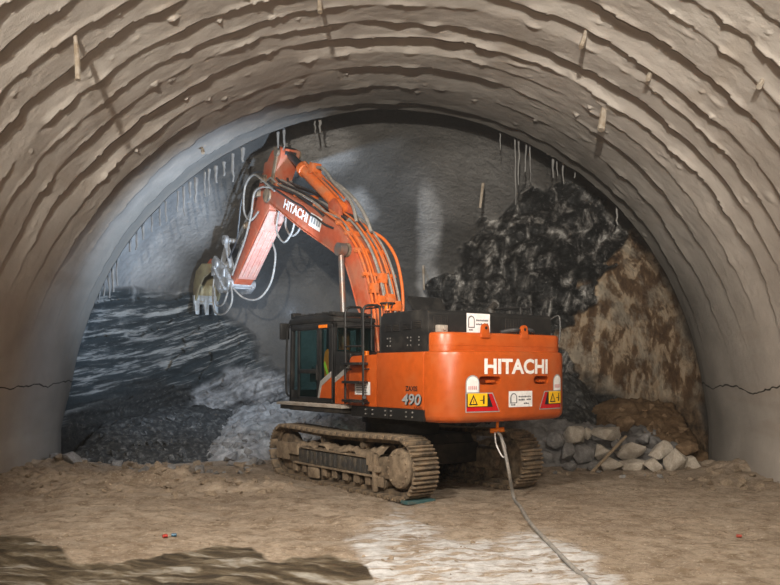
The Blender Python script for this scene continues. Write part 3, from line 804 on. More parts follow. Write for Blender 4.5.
    hh = .79 + .13 * (1 - (ww / .26) ** 2) + .12 * np.clip(fbm(yy * 1.3, ww * 2, sd, 4, .6, 501), -.6, 1) + .05 * fbm(yy * 6, ww * 6, sd, 3, .6, 503)
    mo = grid_mesh('caked_mud', cx + ww * 1.05, yy, hh, M['mud']); mo.parent = fr

# ---- car body and slew ring
b = MB(); b.prism([(-1.0, .55), (1.0, .55), (1.15, .8), (.95, 1.15), (-.95, 1.15), (-1.15, .8)], -1.25, 1.25); b.box(-1.3, 1.3, .75, 1.15, .5, .95); b.box(-1.3, 1.3, -1.15, -.75, .5, .95)
b.build('car_body', M['frame'], EX, .03)
b = MB(); b.cyl((0, 0, 1.15), (0, 0, 1.4), .85, 48); b.cyl((0, 0, 1.4), (0, 0, 1.6), .92, 48); b.build('slew_ring', M['frame'], EX, .01)

# ---- upper frame
b = MB(); b.box(-1.6, -.48, -2.85, 2.42, 1.62, 1.8); b.box(-.48, .5, -2.85, 1.35, 1.62, 1.85); b.box(.5, 1.62, -2.85, 1.9, 1.62, 1.8)
b.box(-.5, -.42, .1, 1.3, 1.8, 2.6); b.box(.42, .5, .1, 1.3, 1.8, 2.6)
ub = b.build('upper_frame', M['frame'], EX, .012)
b = MB()
b.box(-1.66, -1.6, -2.88, -.4, 1.6, 1.82)
for yy in (-2.4, -1.75, -1.1, -.6):
    b.box(-1.67, -1.66, yy - .012, yy + .012, 1.62, 1.8)
sk = b.build('side_skirt', M['black'], EX, .006)
for yy in (-2.55, -2.35, -1.85, -1.65, -1.2, -.95):
    for zz in (1.67, 1.76):
        q = MB(); q.cyl((-1.66, yy, zz), (-1.682, yy, zz), .017, 8); q.build('bolt', M['chrome'], sk)
b = MB(); b.box(-1.9, -1.58, -.38, 2.52, 1.76, 1.82)
for k in range(14): b.box(-1.88, -1.6, -.3 + k * .2, -.24 + k * .2, 1.82, 1.828)
b.build('catwalk', M['step'], EX, .008)
b = MB(); b.box(-1.86, -1.6, -.3, 2.4, 1.66, 1.755); b.build('catwalk_bracket', M['frame'], EX, .01)

# ---- counterweight
def cw_ring(z, inset, xl=-1.62, xr=1.86, yf=-2.8, yr=-3.62, rc=.62, sag=.1):
    xl += inset; xr -= inset; yr += inset; rc = max(rc - inset, .08)
    pts = [(xr, yf)]
    def arc(cx, cy, a0, a1, n=9): return [(cx + rc * math.cos(math.radians(a0 + (a1 - a0) * i / (n - 1))), cy + rc * math.sin(math.radians(a0 + (a1 - a0) * i / (n - 1)))) for i in range(n)]
    right = arc(xr - rc, yr + rc + sag, 0, -82)
    left = arc(xl + rc, yr + rc + sag, -98, -180)
    a, c_ = right[-1], left[0]; mid = []
    for i in range(1, 24):
        t = i / 24; x = a[0] + (c_[0] - a[0]) * t; mid.append((x, a[1] + (c_[1] - a[1]) * t - sag * (1 - (2 * t - 1) ** 2)))
    pts += right + mid + left + [(xl, yf)]
    return [(x, y, z) for x, y in pts]
_r = [(x, y) for x, y, z in cw_ring(2, 0)]
def cw_y(x):
    best = None
    for (x0, y0), (x1, y1) in zip(_r[1:-2], _r[2:-1]):
        if x1 <= x <= x0 and x0 != x1: best = y0 + (y1 - y0) * (x0 - x) / (x0 - x1)
    return best if best is not None else -3.0
b = MB()
b.loft([cw_ring(1.58, .14), cw_ring(1.6, .07), cw_ring(1.65, .02), cw_ring(1.72, 0), cw_ring(2.86, 0), cw_ring(2.915, .015), cw_ring(2.94, .05), cw_ring(2.945, .1)])
cw = b.build('counterweight', M['orange'], EX)
# lifting pockets cut in the rear
def pocket(x0, x1, z0, z1):
    k = MB(); n = 10; r = (z1 - z0) / 2; pr = []
    for i in range(n + 1): a = PI / 2 + PI * i / n; pr.append((x0 + r + r * math.cos(a), z0 + r + r * math.sin(a)))
    for i in range(n + 1): a = -PI / 2 + PI * i / n; pr.append((x1 - r + r * math.cos(a), z0 + r + r * math.sin(a)))
    m = len(pr); y0, y1 = -4.2, cw_y((x0 + x1) / 2) + .3
    k.add([(x, y0, z) for x, z in pr] + [(x, y1, z) for x, z in pr], [tuple(range(m)), tuple(range(2 * m - 1, m - 1, -1))] + [(i, m + i, m + (i + 1) % m, (i + 1) % m) for i in range(m)])
    o = k.build('cut', M['orange'], EX, smooth=False); return o
cuts = [pocket(-.86, -.33, 2.3, 2.46), pocket(.56, 1.03, 2.3, 2.46)]
for c_ in cuts:
    md = cw.modifiers.new('b', 'BOOLEAN'); md.operation = 'DIFFERENCE'; md.object = c_; md.solver = 'EXACT'
bpy.context.view_layer.update()
me = bpy.data.meshes.new_from_object(cw.evaluated_get(bpy.context.evaluated_depsgraph_get()))
cw.modifiers.clear(); cw.data = me; me.name = 'counterweight'
for c_ in cuts: bpy.data.objects.remove(c_)
me.shade_smooth(); me.set_sharp_from_angle(angle=math.radians(35))
for x0 in (-.52, .86):
    q = MB(); yy = cw_y(x0) + .1; q.tube([(x0 - .07, yy + .02, 2.36), (x0 - .07, yy - .05, 2.36), (x0 + .07, yy - .05, 2.36), (x0 + .07, yy + .02, 2.36)], .03, 8); q.build('lifting_lug', M['orange'], cw)
# raised shoulder on top
def sh_ring(z, ins): return cw_ring(z, ins, -1.56, 1.8, -2.92, -3.4, .4, .06)
b = MB(); b.loft([sh_ring(2.94, 0), sh_ring(3.24, .0), sh_ring(3.285, .02), sh_ring(3.3, .06)]); sh = b.build('counterweight_shoulder', M['orange'], EX)
b = MB(); b.loft([cw_ring(3.045, -.006, -1.56, 1.8, -2.92, -3.4, .4, .06), cw_ring(3.06, -.006, -1.56, 1.8, -2.92, -3.4, .4, .06)]); b.build('shoulder_seam', M['orange'], sh)
for x0, yy in ((-.55, -3.42), (.52, -3.4)):
    q = MB(); n = 14; pr = [(x0 - .11, 3.2), (x0 + .11, 3.2)] + [(x0 + .085 * math.cos(PI * i / n), 3.39 + .085 * math.sin(PI * i / n)) for i in range(n + 1)]
    m = len(pr); q.add([(x, yy, z) for x, z in pr] + [(x, yy + .07, z) for x, z in pr], [tuple(range(m)), tuple(range(2 * m - 1, m - 1, -1))] + [(i, m + i, m + (i + 1) % m, (i + 1) % m) for i in range(m)])
    e = q.build('lifting_eye', M['orange'], cw, .008)
    q = MB(); q.cyl((x0, yy - .006, 3.39), (x0, yy + .076, 3.39), .03, 12); q.build('eye_hole', M['ink'], e)
# rope or old hose lying on the shoulder beside the right eye
q = MB(); q.tube(spline([(.0, -3.25, 3.32), (.18, -3.34, 3.36), (.3, -3.4, 3.37), (.45, -3.3, 3.38), (.62, -3.3, 3.4), (.75, -3.36, 3.37), (.85, -3.3, 3.33)]), .045, 8)
tag(q.build('rubber_strap', M['blackhose'], None), 'black rubber strap lying on the counterweight top by the right lifting eye', 'strap')
bpy.data.objects['rubber_strap'].matrix_world = Matrix.Translation((.28, 18.8, 0)) @ Matrix.Rotation(math.radians(36), 4, 'Z')

def on_rear(x0, z0, eps=.006): return lambda u, v: (x0 + u, cw_y(x0 + u) - eps, z0 + v)
def on_side(y0, z0, x=-1.66, eps=.006): return lambda u, v: (x - eps, y0 - u, z0 + v)
def patch(name, fn, poly, mat, parent, sub=6):
    """a flat decal polygon (u, v) laid on a surface, with 4 mm of thickness"""
    pts = []
    n = len(poly)
    for i in range(n):
        (u0, v0), (u1, v1) = poly[i], poly[(i + 1) % n]
        for k in range(sub): pts.append((u0 + (u1 - u0) * k / sub, v0 + (v1 - v0) * k / sub))
    bm = bmesh.new(); vs = [bm.verts.new((u, v, 0)) for u, v in pts]; fc = bm.faces.new(vs)
    bmesh.ops.triangulate(bm, faces=[fc])
    us = [p[0] for p in pts]
    for k in range(1, 8):
        xc = min(us) + (max(us) - min(us)) * k / 8
        bmesh.ops.bisect_plane(bm, geom=bm.verts[:] + bm.edges[:] + bm.faces[:], plane_co=(xc, 0, 0), plane_no=(1, 0, 0))
    for v in bm.verts: v.co = fn(v.co.x, v.co.y)
    me = bpy.data.meshes.new(name); bm.to_mesh(me); bm.free(); me.materials.append(mat)
    o = bpy.data.objects.new(name, me); o.parent = parent; COL.objects.link(o); return o

t_ = lettering('lettering', 'HITACHI', on_rear(-.73, 2.5), 1.72, .3, M['letter'], cw, .035); t_['label'] = 'white HITACHI lettering'
def tomb(w, h, x=0, y=0, n=10):
    r = w / 2
    return [(x, y), (x + w, y)] + [(x + r + r * math.cos(PI * i / n), y + h - r + r * math.sin(PI * i / n)) for i in range(n + 1)]
def lamp_cluster(x0, z0, w, mirror, parent):
    """red lamp surround with black corner, yellow warning plate and a tombstone-shaped sticker"""
    m = (lambda p: [(w - u, v) for u, v in p][::-1]) if mirror else (lambda p: p)
    fn = on_rear(x0, z0)
    e = lambda k: on_rear(x0, z0, .006 + .004 * k)
    patch('lamp_surround', e(0), m([(-.02, -.02), (w + .025, -.02), (w * .79 + .01, .35), (-.02, .35)]), M['greyletter'], parent)
    lamp = patch('tail_lamp', e(1), m([(0, 0), (w, 0), (w * .78, .33), (0, .33)]), M['red'], parent)
    patch('lamp_corner', e(2), m([(0, .08), (w * .8, .08), (w * .66, .33), (0, .33)]), M['ink'], lamp)
    s = patch('warning_sign', e(3), m([(.02, .095), (w * .62, .095), (w * .62, .34), (.02, .34)]), M['yellow'], parent)
    bx = .05 if not mirror else w * .38 + .04
    f4 = e(4)
    patch('warning_triangle', f4, [(bx - .01, .12), (bx + .19, .12), (bx + .09, .32)], M['ink'], s, 2)
    patch('warning_triangle', e(5), [(bx + .03, .145), (bx + .15, .145), (bx + .09, .265)], M['yellow'], s, 2)
    patch('warning_figure', e(6), [(bx + .083, .16), (bx + .097, .16), (bx + .097, .22), (bx + .083, .22)], M['ink'], s, 2)
    gx = bx + .23 if not mirror else bx + .21
    patch('warning_figure', f4, [(gx, .2), (gx + .08, .2), (gx + .08, .215), (gx, .215)], M['ink'], s, 2)
    patch('warning_figure', f4, [(gx + .07, .14), (gx + .11, .14), (gx + .11, .3), (gx + .08, .3)], M['ink'], s, 2)
    tx = .0 if not mirror else w - .27
    patch('sticker_edge', e(0), tomb(.3, .34, tx - .015, .345), M['greyletter'], parent, 2)
    k = patch('round_top_sticker', e(1), tomb(.26, .3, tx + .005, .36), M['white'], parent, 2)
    for j in range(5):
        patch('sticker_print', e(2), [(tx + .035 + j * .04, .41), (tx + .06 + j * .04, .41), (tx + .06 + j * .04, .48), (tx + .035 + j * .04, .48)], M['pinkink'], k, 1)
M['pinkink'] = simple('faded_red_ink', (.62, .3, .3), .6)
lamp_cluster(-1.13, 1.8, .74, False, cw)
lamp_cluster(.74, 1.81, .72, True, cw)

def company_sticker(name, fn_of_eps, w, h, parent):
    s = patch(name, fn_of_eps(.006), [(0, 0), (w, 0), (w, h), (0, h)], M['white'], parent)
    patch('sticker_emblem', fn_of_eps(.009), tomb(w * .28, h * .64, w * .06, h * .24), M['greyink'], s, 2)
    patch('sticker_emblem', fn_of_eps(.012), tomb(w * .2, h * .52, w * .1, h * .29), M['white'], s, 2)
    for (u0, u1, v) in ((.4, .95, .6), (.4, .66, .4), (.74, .94, .42), (.62, .84, .17), (.1, .26, .1)):
        x = u0
        while x < u1 - .02:
            q = min(u1, x + random.uniform(.03, .07)); hh = random.uniform(.07, .1)
            patch('sticker_print', fn_of_eps(.009), [(x * w, v * h), (q * w, v * h), (q * w, (v + hh) * h), (x * w, (v + hh) * h)], M['greyink'], s, 1); x = q + .012
M['greyink'] = simple('grey_print_ink', (.12, .12, .13), .6)
company_sticker('company_sticker', lambda e: on_rear(-.14, 1.86, e), .65, .31, cw)

# ---- engine hood
b = MB(); b.prism([(-2.93, 2.92), (-1.38, 2.92), (-1.38, 3.66), (-1.46, 3.74), (-2.87, 3.74), (-2.93, 3.68)], -1.58, 1.78)
b.box(-.5, 1.3, -1.38, .1, 2.6, 3.3)
hood = b.build('engine_hood', M['black'], EX, .025)
for y0, y1, z0, z1 in ((-1.75, -1.56, 3.36, 3.5), (-2.02, -1.83, 3.36, 3.5), (-2.4, -2.16, 3.38, 3.52), (-2.72, -2.5, 3.4, 3.53)):
    q = MB(); q.box(-1.59, -1.575, y0 - .01, y1 + .01, z0 - .01, z1 + .01); v = q.build('louvre', M['ink'], hood)
    q = MB()
    for k in range(4): q.prism([(y0, z0 + k * .035), (y1, z0 + k * .035), (y1, z0 + .012 + k * .035), (y0, z0 + .012 + k * .035)], -1.61, -1.58)
    q.build('louvre_slat', M['grille'] if 'grille' in M else M['frame'], v)
for yy in (-1.72, -1.62, -2.3, -2.4, -2.66):
    for zz in (3.05, 3.14, 3.2):
        if random.random() < .75:
            q = MB(); q.box(-1.592, -1.575, yy, yy + .022, zz, zz + .03); q.build('latch', M['chrome'], hood)
for x0, x1 in ((-1.45, -1.12), (.42, .95)):
    q = MB(); q.box(x0, x1, -2.945, -2.92, 3.38, 3.62); g = q.build('mesh_grille', M['ink'], hood)
    q = MB()
    for k in range(8): x = x0 + (x1 - x0) * k / 7; q.box(x - .006, x + .006, -2.953, -2.94, 3.38, 3.62)
    for k in range(6): z = 3.38 + .24 * k / 5; q.box(x0, x1, -2.953, -2.94, z - .006, z + .006)
    q.build('grille_bars', M['frame'], g)
company_sticker('company_sticker', lambda e: (lambda u, v: (-.62 + u, -2.93 - e, 3.32 + v)), .62, .38, hood)
q = MB(); q.box(-1.42, -1.2, -3.06, -2.94, 3.3, 3.44); q.cyl((-1.3, -3.1, 3.38), (-1.3, -3.0, 3.38), .05, 14); q.build('rear_camera', M['step'], hood, .015)
q = MB()
for x0 in (1.3, 1.62): q.tube(spline([(x0, -2.5, 3.3), (x0, -2.5, 3.85), (x0, -2.4, 3.92), (x0, -1.7, 3.92), (x0, -1.6, 3.85), (x0, -1.6, 3.3)], 4), .02, 8)
q.build('hood_handrail', M['black'], hood)
q = MB(); q.tube(spline([(1.79, -3.0, 3.1), (1.9, -3.05, 3.2), (1.9, -3.05, 3.72), (1.79, -2.9, 3.66)], 4), .02, 8); q.build('grab_handle', M['black'], hood)
q = MB(); q.cyl((.8, -2.1, 3.72), (.8, -2.1, 3.9), .09, 16); q.tube([(.8, -2.1, 3.88), (.8, -2.25, 3.98)], .07, 14); q.build('exhaust_pipe', M['frame'], hood)
q = MB(); q.box(-.3, .5, -2.4, -1.7, 3.73, 3.8); q.build('hood_hatch', M['black'], hood, .02)

# ---- side covers
b = MB(); b.box(-1.64, -.7, -2.85, -1.3, 1.82, 2.93); sc = b.build('side_cover', M['orange'], EX, .03)
pr = [(-1.285, 1.82), (-.28, 1.82), (-.28, 2.7)] + [(-.42 + .14 * math.cos(a), 2.74 + .14 * math.sin(a)) for a in np.linspace(0, PI / 2, 6)] + [(-1.285, 2.9)]
b = MB(); b.prism(pr, -1.63, -.7); s2 = b.build('side_cover', M['orange'], EX, .015)
b = MB(); b.box(.7, 1.64, -2.85, 1.6, 1.82, 2.92); b.build('side_cover', M['orange'], EX, .03)
b = MB(); b.prism([(-.26, 1.82), (.34, 1.82), (.34, 3.0), (-.26, 2.95)], -1.6, -.5); s3 = b.build('battery_cover', M['black'], EX, .015)
fs_ = lambda e: (lambda u, v: (-1.6 - e, .34 - u, 1.84 + v))
patch('orange_panel', fs_(.006), [(0, 0), (.6, 0), (.6, .74), (0, .46)], M['orange'], s3, 2)
patch('grey_stripe', fs_(.01), [(0, .46), (.6, .74), (.6, .86), (0, .58)], M['greystripe'], s3, 2)
# model lettering on the rear side cover
o = lettering('lettering', 'ZAXIS', on_side(-2.3, 2.17, -1.64), .38, .1, M['ink'], sc, .03); o['label'] = 'small black ZAXIS lettering'
o = lettering('lettering', '490', on_side(-2.2, 1.885, -1.64, .006), .6, .22, M['ink'], sc, .03, .18); o['label'] = 'dark shadow edge of the 490 lettering'
o = lettering('lettering', '490', on_side(-2.17, 1.9, -1.64, .01), .6, .22, M['greyletter'], sc, .02, .18); o['label'] = 'silver slanted 490 lettering'
o = lettering('lettering', 'LCH', on_side(-2.58, 1.838, -1.64), .22, .042, M['ink'], sc, .02); o['label'] = 'small black LCH lettering'
patch('white_label', on_side(-.5, 2.06, -1.63), [(0, 0), (.58, 0), (.58, .27), (0, .27)], M['white'], s2, 2)
for k in range(4):
    patch('label_print', on_side(-.56, 2.1 + k * .05, -1.63, .01), [(0, 0), (.42 - .05 * (k % 2), 0), (.42 - .05 * (k % 2), .018), (0, .018)], M['greyink'], s2, 1)
q = MB(); q.cyl((-1.5, -.75, 2.88), (-1.5, -.75, 2.98), .05, 14); q.build('filler_cap', M['amber'], s2)
q = MB(); q.tube([(-1.63, -.9, 1.88), (-1.75, -.95, 1.9), (-1.82, -1.12, 2.0)], .02, 8); q.cyl((-1.8, -1.1, 1.98), (-1.84, -1.16, 2.02), .04, 10); q.build('hand_lever', M['blackhose'], s2)

# ---- ladder
LX = -1.78
lad = MB()
for yy in (-.35, -1.03):
    lad.tube(spline([(LX, yy, 1.86), (LX, yy, 2.6), (LX, yy, 3.5), (LX, yy, 3.8), (LX + .08, yy, 3.91), (LX + .3, yy, 3.93), (LX + .42, yy, 3.86), (LX + .44, yy, 3.3), (LX + .44, yy, 2.92)], 5), .027, 8)
lo = lad.build('ladder', M['black'], EX)
for zz in (1.94, 2.33, 2.72):
    q = MB(); q.box(LX - .1, LX + .12, -1.03, -.35, zz - .035, zz + .02)
    q.build('rung', M['black'], lo, .008)
q = MB()
for zz in (3.08, 3.5): q.cyl((LX, -1.03, zz), (LX, -.35, zz), .02, 8)
for yy in (-.35, -1.03): q.cyl((LX, yy, 3.5), (LX + .44, yy, 3.5), .018, 8)
q.cyl((LX + .44, -.69, 3.0), (LX + .44, -.69, 3.9), .018, 8); q.cyl((LX + .44, -1.03, 3.9), (LX + .44, -.35, 3.9), .018, 8)
q.build('guard_rail', M['black'], lo)
q = MB()
for yy in (-.35, -1.03):
    for zz in (1.9, 2.6): q.cyl((LX, yy, zz), (-1.62, yy, zz), .018, 8)
q.build('ladder_mount', M['black'], lo)

# ---- cab
X0, X1, Y0, Y1, Z0, Z1 = -1.62, -.52, .35, 2.4, 1.82, 3.66
c = MB()
def post(x, ya, za, yb, zb, w=.09, d=.09): c.add(*[( [(x + i * w / 2, y + j * d / 2, z) for y, z in ((ya, za), (yb, zb)) for i, j in ((-1, -1), (1, -1), (1, 1), (-1, 1))]), [(3, 2, 1, 0), (4, 5, 6, 7), (0, 1, 5, 4), (1, 2, 6, 5), (2, 3, 7, 6), (3, 0, 4, 7)]])
for x in (X0 + .045, X1 - .045):
    post(x, Y1 - .05, Z0, Y1 - .12, Z1); post(x, Y0 + .07, Z0, Y0 + .07, Z1, .09, .14)
    post(x, .97, Z0, .97, Z1, .07, .1)
c.box(X0, X1, Y0, Y1, Z0, Z0 + .08)
c.box(X0, X1, Y0, Y0 + .08, Z0, 2.98); c.box(X0, X1, Y0, Y0 + .08, 3.52, Z1)
c.box(X0, X1, Y1 - .12, Y1 - .04, Z0, 2.1)
for xa in ((X0, X0 + .07), (X1 - .07, X1)): c.box(*xa, Y0, Y1 - .08, 3.52, Z1)
c.box(X1 - .06, X1, Y0, Y1 - .08, Z0, 2.6)
cab = c.build('cab', M['black'], EX, .012)
r = MB(); r.prism([(Y0 - .03, Z1), (Y1 - .02, Z1), (Y1 + .02, Z1 + .04), (Y1 - .08, Z1 + .14), (1.6, Z1 + .18), (.7, Z1 + .17), (Y0, Z1 + .1)], X0 - .02, X1 + .02); roof = r.build('cab_roof', M['black'], cab, .03)
r = MB()
for k in range(6): y = .6 + k * .3; r.box(X0 + .05, X1 - .05, y, y + .06, Z1 + .14, Z1 + .24)
r.box(X0 + .02, X0 + .1, .45, 2.3, Z1 + .15, Z1 + .21); r.box(X1 - .1, X1 - .02, .45, 2.3, Z1 + .15, Z1 + .21); r.build('roof_guard', M['black'], cab, .01)
# the door on the left
d = MB(); xa, xb = X0 - .03, X0 + .02
d.box(xa, xb, 1.86, 1.95, 1.9, 3.56); d.box(xa, xb, .88, 1.06, 1.9, 3.56); d.box(xa, xb, .4, .54, 1.9, 3.56)
d.box(xa, xb, .4, 1.95, 3.5, 3.6); d.box(xa, xb, .4, 1.95, 1.86, 1.96); d.box(xa, xb, 1.0, 1.9, 2.5, 2.6)
door = d.build('cab_door', M['black'], cab, .012)
fd = lambda e: (lambda u, v: (xa - e, .95 - u, 1.94 + v))
q = MB(); q.prism([(.95, 1.95), (.42, 1.95), (.42, 2.52), (.86, 2.3)], xa - .006, xb); q.build('orange_door_panel', M['orange'], door)
q = MB(); q.prism([(.99, 1.95), (.92, 1.95), (.82, 2.22), (.42, 2.42), (.42, 2.55), (.88, 2.33)], xa - .014, xb); q.build('grey_stripe', M['greystripe'], door)
for nm, y0, y1, z0, z1 in (('door_window', 1.06, 1.86, 2.6, 3.5), ('door_window', 1.06, 1.86, 1.96, 2.5), ('door_window', .54, .88, 2.3, 3.5)):
    q = MB(); q.box(X0 - .006, X0 + .002, y0, y1, z0, z1); q.build(nm, M['glass'], door)
q = MB(); q.box(xa - .05, xa - .01, .98, 1.02, 2.35, 2.7); q.build('door_handle', M['black'], door, .008)
q = MB(); q.box(xa - .015, xa + .01, .6, .95, 3.53, 3.6); q.build('amber_marker', M['amber'], cab)
q = MB(); q.box(X0 + .1, X1 - .1, Y0 + .01, Y0 + .02, 2.98, 3.52); q.build('rear_window', M['glass'], cab)
q = MB(); q.box(X0 + .1, X1 - .1, Y1 - .08, Y1 - .07, 2.1, 3.56); q.build('windscreen', M['glass'], cab)
q = MB(); q.box(X1 - .03, X1 - .022, .5, Y1 - .15, 2.6, 3.52); q.build('right_window', M['glass'], cab)
q = MB(); q.tube(spline([(X0 - .0, 2.4, 1.95), (X0 - .02, 2.5, 2.1), (X0 - .02, 2.5, 2.8), (X0 - .02, 2.44, 3.5), (X0, 2.36, 3.66)], 6), .025, 8); q.build('front_handrail', M['black'], cab)
q = MB(); q.tube([(X0 + .2, 2.36, 3.6), (X0 + .1, 2.62, 3.62), (X0, 2.63, 3.55)], .018, 8); ma = q.build('mirror_arm', M['black'], cab)
q = MB(); q.box(X0 - .13, X0 + .13, 2.6, 2.66, 3.32, 3.72); q.build('mirror', M['black'], cab, .03)
s = MB(); s.box(-1.35, -.8, 1.1, 1.6, 2.2, 2.36); s.prism([(1.02, 2.3), (1.16, 2.3), (1.04, 3.05), (.92, 3.05)], -1.32, -.83); s.box(-1.25, -.9, 1.15, 1.5, 1.9, 2.2); s.build('seat', M['seat'], cab, .04)
s = MB(); s.box(-1.45, -1.3, 1.3, 1.7, 2.3, 2.5); s.tube([(-1.38, 1.65, 2.5), (-1.38, 1.7, 2.65)], .03, 8); s.build('control_console', M['seat'], cab, .02)
for xx in (X0 + .2, X1 - .2):
    q = MB(); q.box(xx - .11, xx + .11, Y1 - .06, Y1 + .08, Z1 + .16, Z1 + .3); w = q.build('work_lamp', M['black'], cab, .02)
    q = MB(); q.box(xx - .09, xx + .09, Y1 + .08, Y1 + .088, Z1 + .18, Z1 + .28); q.build('lamp_lens', M['lampglass'], w)
# beacon in its ring guard
q = MB(); q.cyl((-1.28, -1.2, 3.3), (-1.28, -1.2, 3.84), .025, 10); q.cyl((-1.28, -1.2, 3.82), (-1.28, -1.2, 3.86), .08, 16); bp = q.build('beacon_post', M['pipe'], EX)
q = MB(); q.tube([(-1.28, -1.2, 3.86), (-1.28, -1.2, 3.93), (-1.28, -1.2, 3.96)], [.065, .06, .03], 18); q.build('beacon', M['amber'], bp)
q = MB(); ring = [(-1.28 + .15 * math.cos(a), -1.2 + .15 * math.sin(a), 3.97) for a in np.linspace(0, 2 * PI, 20)]; q.tube(ring, .018, 8)
for a in (0, 2.1, 4.2): q.cyl((-1.28 + .15 * math.cos(a), -1.2 + .15 * math.sin(a), 3.97), (-1.28, -1.2, 3.75), .014, 6)
q.build('beacon_guard', M['black'], bp)
# jacket hung up inside the cab
j = MB(); j.prism([(.8, 3.0), (.7, 3.06), (.62, 2.95), (.6, 2.45), (.82, 2.4), (.86, 2.8)], -1.59, -1.54)
jk = j.build('jacket', M['hivis'], None, .02)
j2 = MB(); j2.prism([(.79, 2.78), (.83, 2.7), (.66, 2.42), (.61, 2.46)], -1.6, -1.53); j2.build('reflective_stripe', M['hivisy'], jk)
jk.matrix_world = EX.matrix_basis.copy()
jk.location = (.28, 18.8, 0); jk.rotation_euler = (0, 0, math.radians(36))
tag(jk, 'orange jacket with a yellow stripe hanging behind the cab door window', 'jacket')

# ---- boom
bl_ = [(.95, 2.2), (1.02, 3.0), (1.11, 3.89), (1.24, 4.06), (1.55, 4.73), (1.77, 5.15), (2.1, 5.42), (2.56, 5.66), (3.97, 6.36), (5.17, 7.02), (5.8, 7.36)]
bt_ = [(6.0, 7.62), (5.95, 7.82), (5.75, 7.86), (5.5, 7.76), (4.4, 7.27), (3.35, 6.8), (2.75, 6.5), (2.2, 6.2), (1.81, 5.9), (1.34, 5.42), (.98, 4.81), (.72, 4.08), (.5, 3.0), (.4, 2.2)]
b = MB(); b.prism(bl_ + bt_, -.4, .4); boom = b.build('boom', M['boom'], EX, .025)
# raised flange lines along both side plates
for x in (-.4, .4):
    q = MB(); q.tube([(x, y, z) for y, z in bl_[2:]], .022, 6); q.build('weld_bead', M['boom'], boom)
def on_boom(y0, z0, eps=.008):
    return lambda u, v: (-.4 - eps, y0 - .905 * u - .427 * v, z0 - .427 * u + .905 * v)
o = lettering('lettering', 'HITACHI', on_boom(4.92, 7.05), 1.4, .26, M['letter'], boom, .03); o['label'] = 'white HITACHI lettering'
pl = patch('white_plate', on_boom(3.55, 6.38), [(0, 0), (.62, 0), (.62, .34), (0, .34)], M['white'], boom, 2)
for u in (.08, .22, .36, .48):
    patch('plate_print', on_boom(3.55, 6.38, .012), [(u, .1), (u + .09, .1), (u + .09, .24), (u, .24)], M['greyletter'], pl, 1)
# pin bosses
q = MB(); q.cyl((-.62, 1.67, 5.5), (.62, 1.67, 5.5), .1, 20); q.cyl((-.46, 1.67, 5.5), (.46, 1.67, 5.5), .17, 24); q.build('boom_pin', M['mudsteel'], boom, .01)
q = MB(); q.cyl((-.5, .68, 2.3), (.5, .68, 2.3), .2, 24); q.build('foot_pin', M['frame'], boom)
for sd in (-1, 1):
    x = sd * .6
    q = MB(); q.cyl((x, 1.45, 2.1), (x, 1.556, 3.9), .15, 24); q.cyl((x, 1.553, 3.84), (x, 1.558, 3.96), .18, 24)
    q.cyl((x - .12, 1.45, 2.1), (x + .12, 1.45, 2.1), .17, 20); bc = q.build('boom_cylinder', M['pipe'], EX, .01)
    q = MB(); q.cyl((x, 1.557, 3.9), (x, 1.67, 5.42), .072, 20); q.cyl((x - .1, 1.67, 5.5), (x + .1, 1.67, 5.5), .16, 20); q.build('cylinder_rod', M['dullrod'], bc)
    q = MB(); q.tube(spline([(x + sd * .17, 1.4, 2.4), (x + sd * .2, 1.42, 3.4), (x + sd * .19, 1.5, 3.8)], 6), .028, 8); q.build('cylinder_pipe', M['pipe'], bc)

# pipes and hoses along the back of the boom
def top_curve(off, y_from=0, pts=bt_[::-1]):
    out = []
    for i, (y, z) in enumerate(pts):
        a = Vector(pts[max(i - 1, 0)]); c_ = Vector(pts[min(i + 1, len(pts) - 1)]); d = (c_ - a).normalized()
        out.append((y - d.y * off, z + d.x * off))
    return out
for k, (x, off, i0, i1, mt, rr) in enumerate(((-.36, .07, 1, 9, 'pipe', .032), (-.26, .1, 1, 8, 'pipe', .034), (-.15, .07, 1, 7, 'pipe', .03), (-.02, .13, 1, 6, 'hose', .036), (.1, .08, 1, 7, 'pipe', .032), (.22, .12, 1, 6, 'hose', .032), (.31, .07, 1, 9, 'pipe', .034), (.4, .1, 1, 7, 'pipe', .034), (-.31, .17, 2, 8, 'pipe', .026), (-.09, .19, 2, 7, 'hose', .03), (.04, .18, 2, 8, 'pipe', .026), (.17, .19, 3, 8, 'pipe', .026), (.36, .17, 2, 9, 'hose', .03))):
    cv = top_curve(off); q = MB(); q.tube(spline([(x, y, z) for y, z in cv[i0:i1]], 5), rr, 8); q.build('hydraulic_pipe', M[mt], boom)
for k, (x, off, i0) in enumerate(((-.34, .12, 5), (-.22, .16, 6), (-.05, .12, 6), (.12, .2, 5), (.28, .13, 6), (-.4, .04, 7))):
    cv = top_curve(off); q = MB()
    pts = [(x + .05 * math.sin(i * 1.7 + k), y, z + .05 * math.sin(i * 2.3 + k * 2)) for i, (y, z) in enumerate(cv[i0:13])]
    q.tube(spline(pts, 6), .034, 8); q.build('hydraulic_hose', M['hose'] if k % 2 == 0 else M['blackhose'], boom)
q = MB(); q.tube(spline([(-.43, 2.3, 6.12), (-.44, 2.7, 6.28), (-.44, 3.1, 6.5), (-.45, 3.4, 6.64), (-.45, 3.8, 6.9), (-.45, 4.3, 7.12), (-.45, 4.9, 7.42), (-.44, 5.4, 7.66)], 6), .028, 8); q.build('hydraulic_hose', M['blackhose'], boom)
q = MB(); q.tube(spline([(.42, .62, 3.6), (.52, .66, 4.1), (.58, .8, 4.7), (.58, 1.02, 5.3), (.52, 1.32, 5.72), (.45, 1.62, 5.95), (.3, 1.9, 6.1)], 6), .04, 10); q.build('outer_pipe', M['pipe'], boom)
cvt = bt_[::-1]
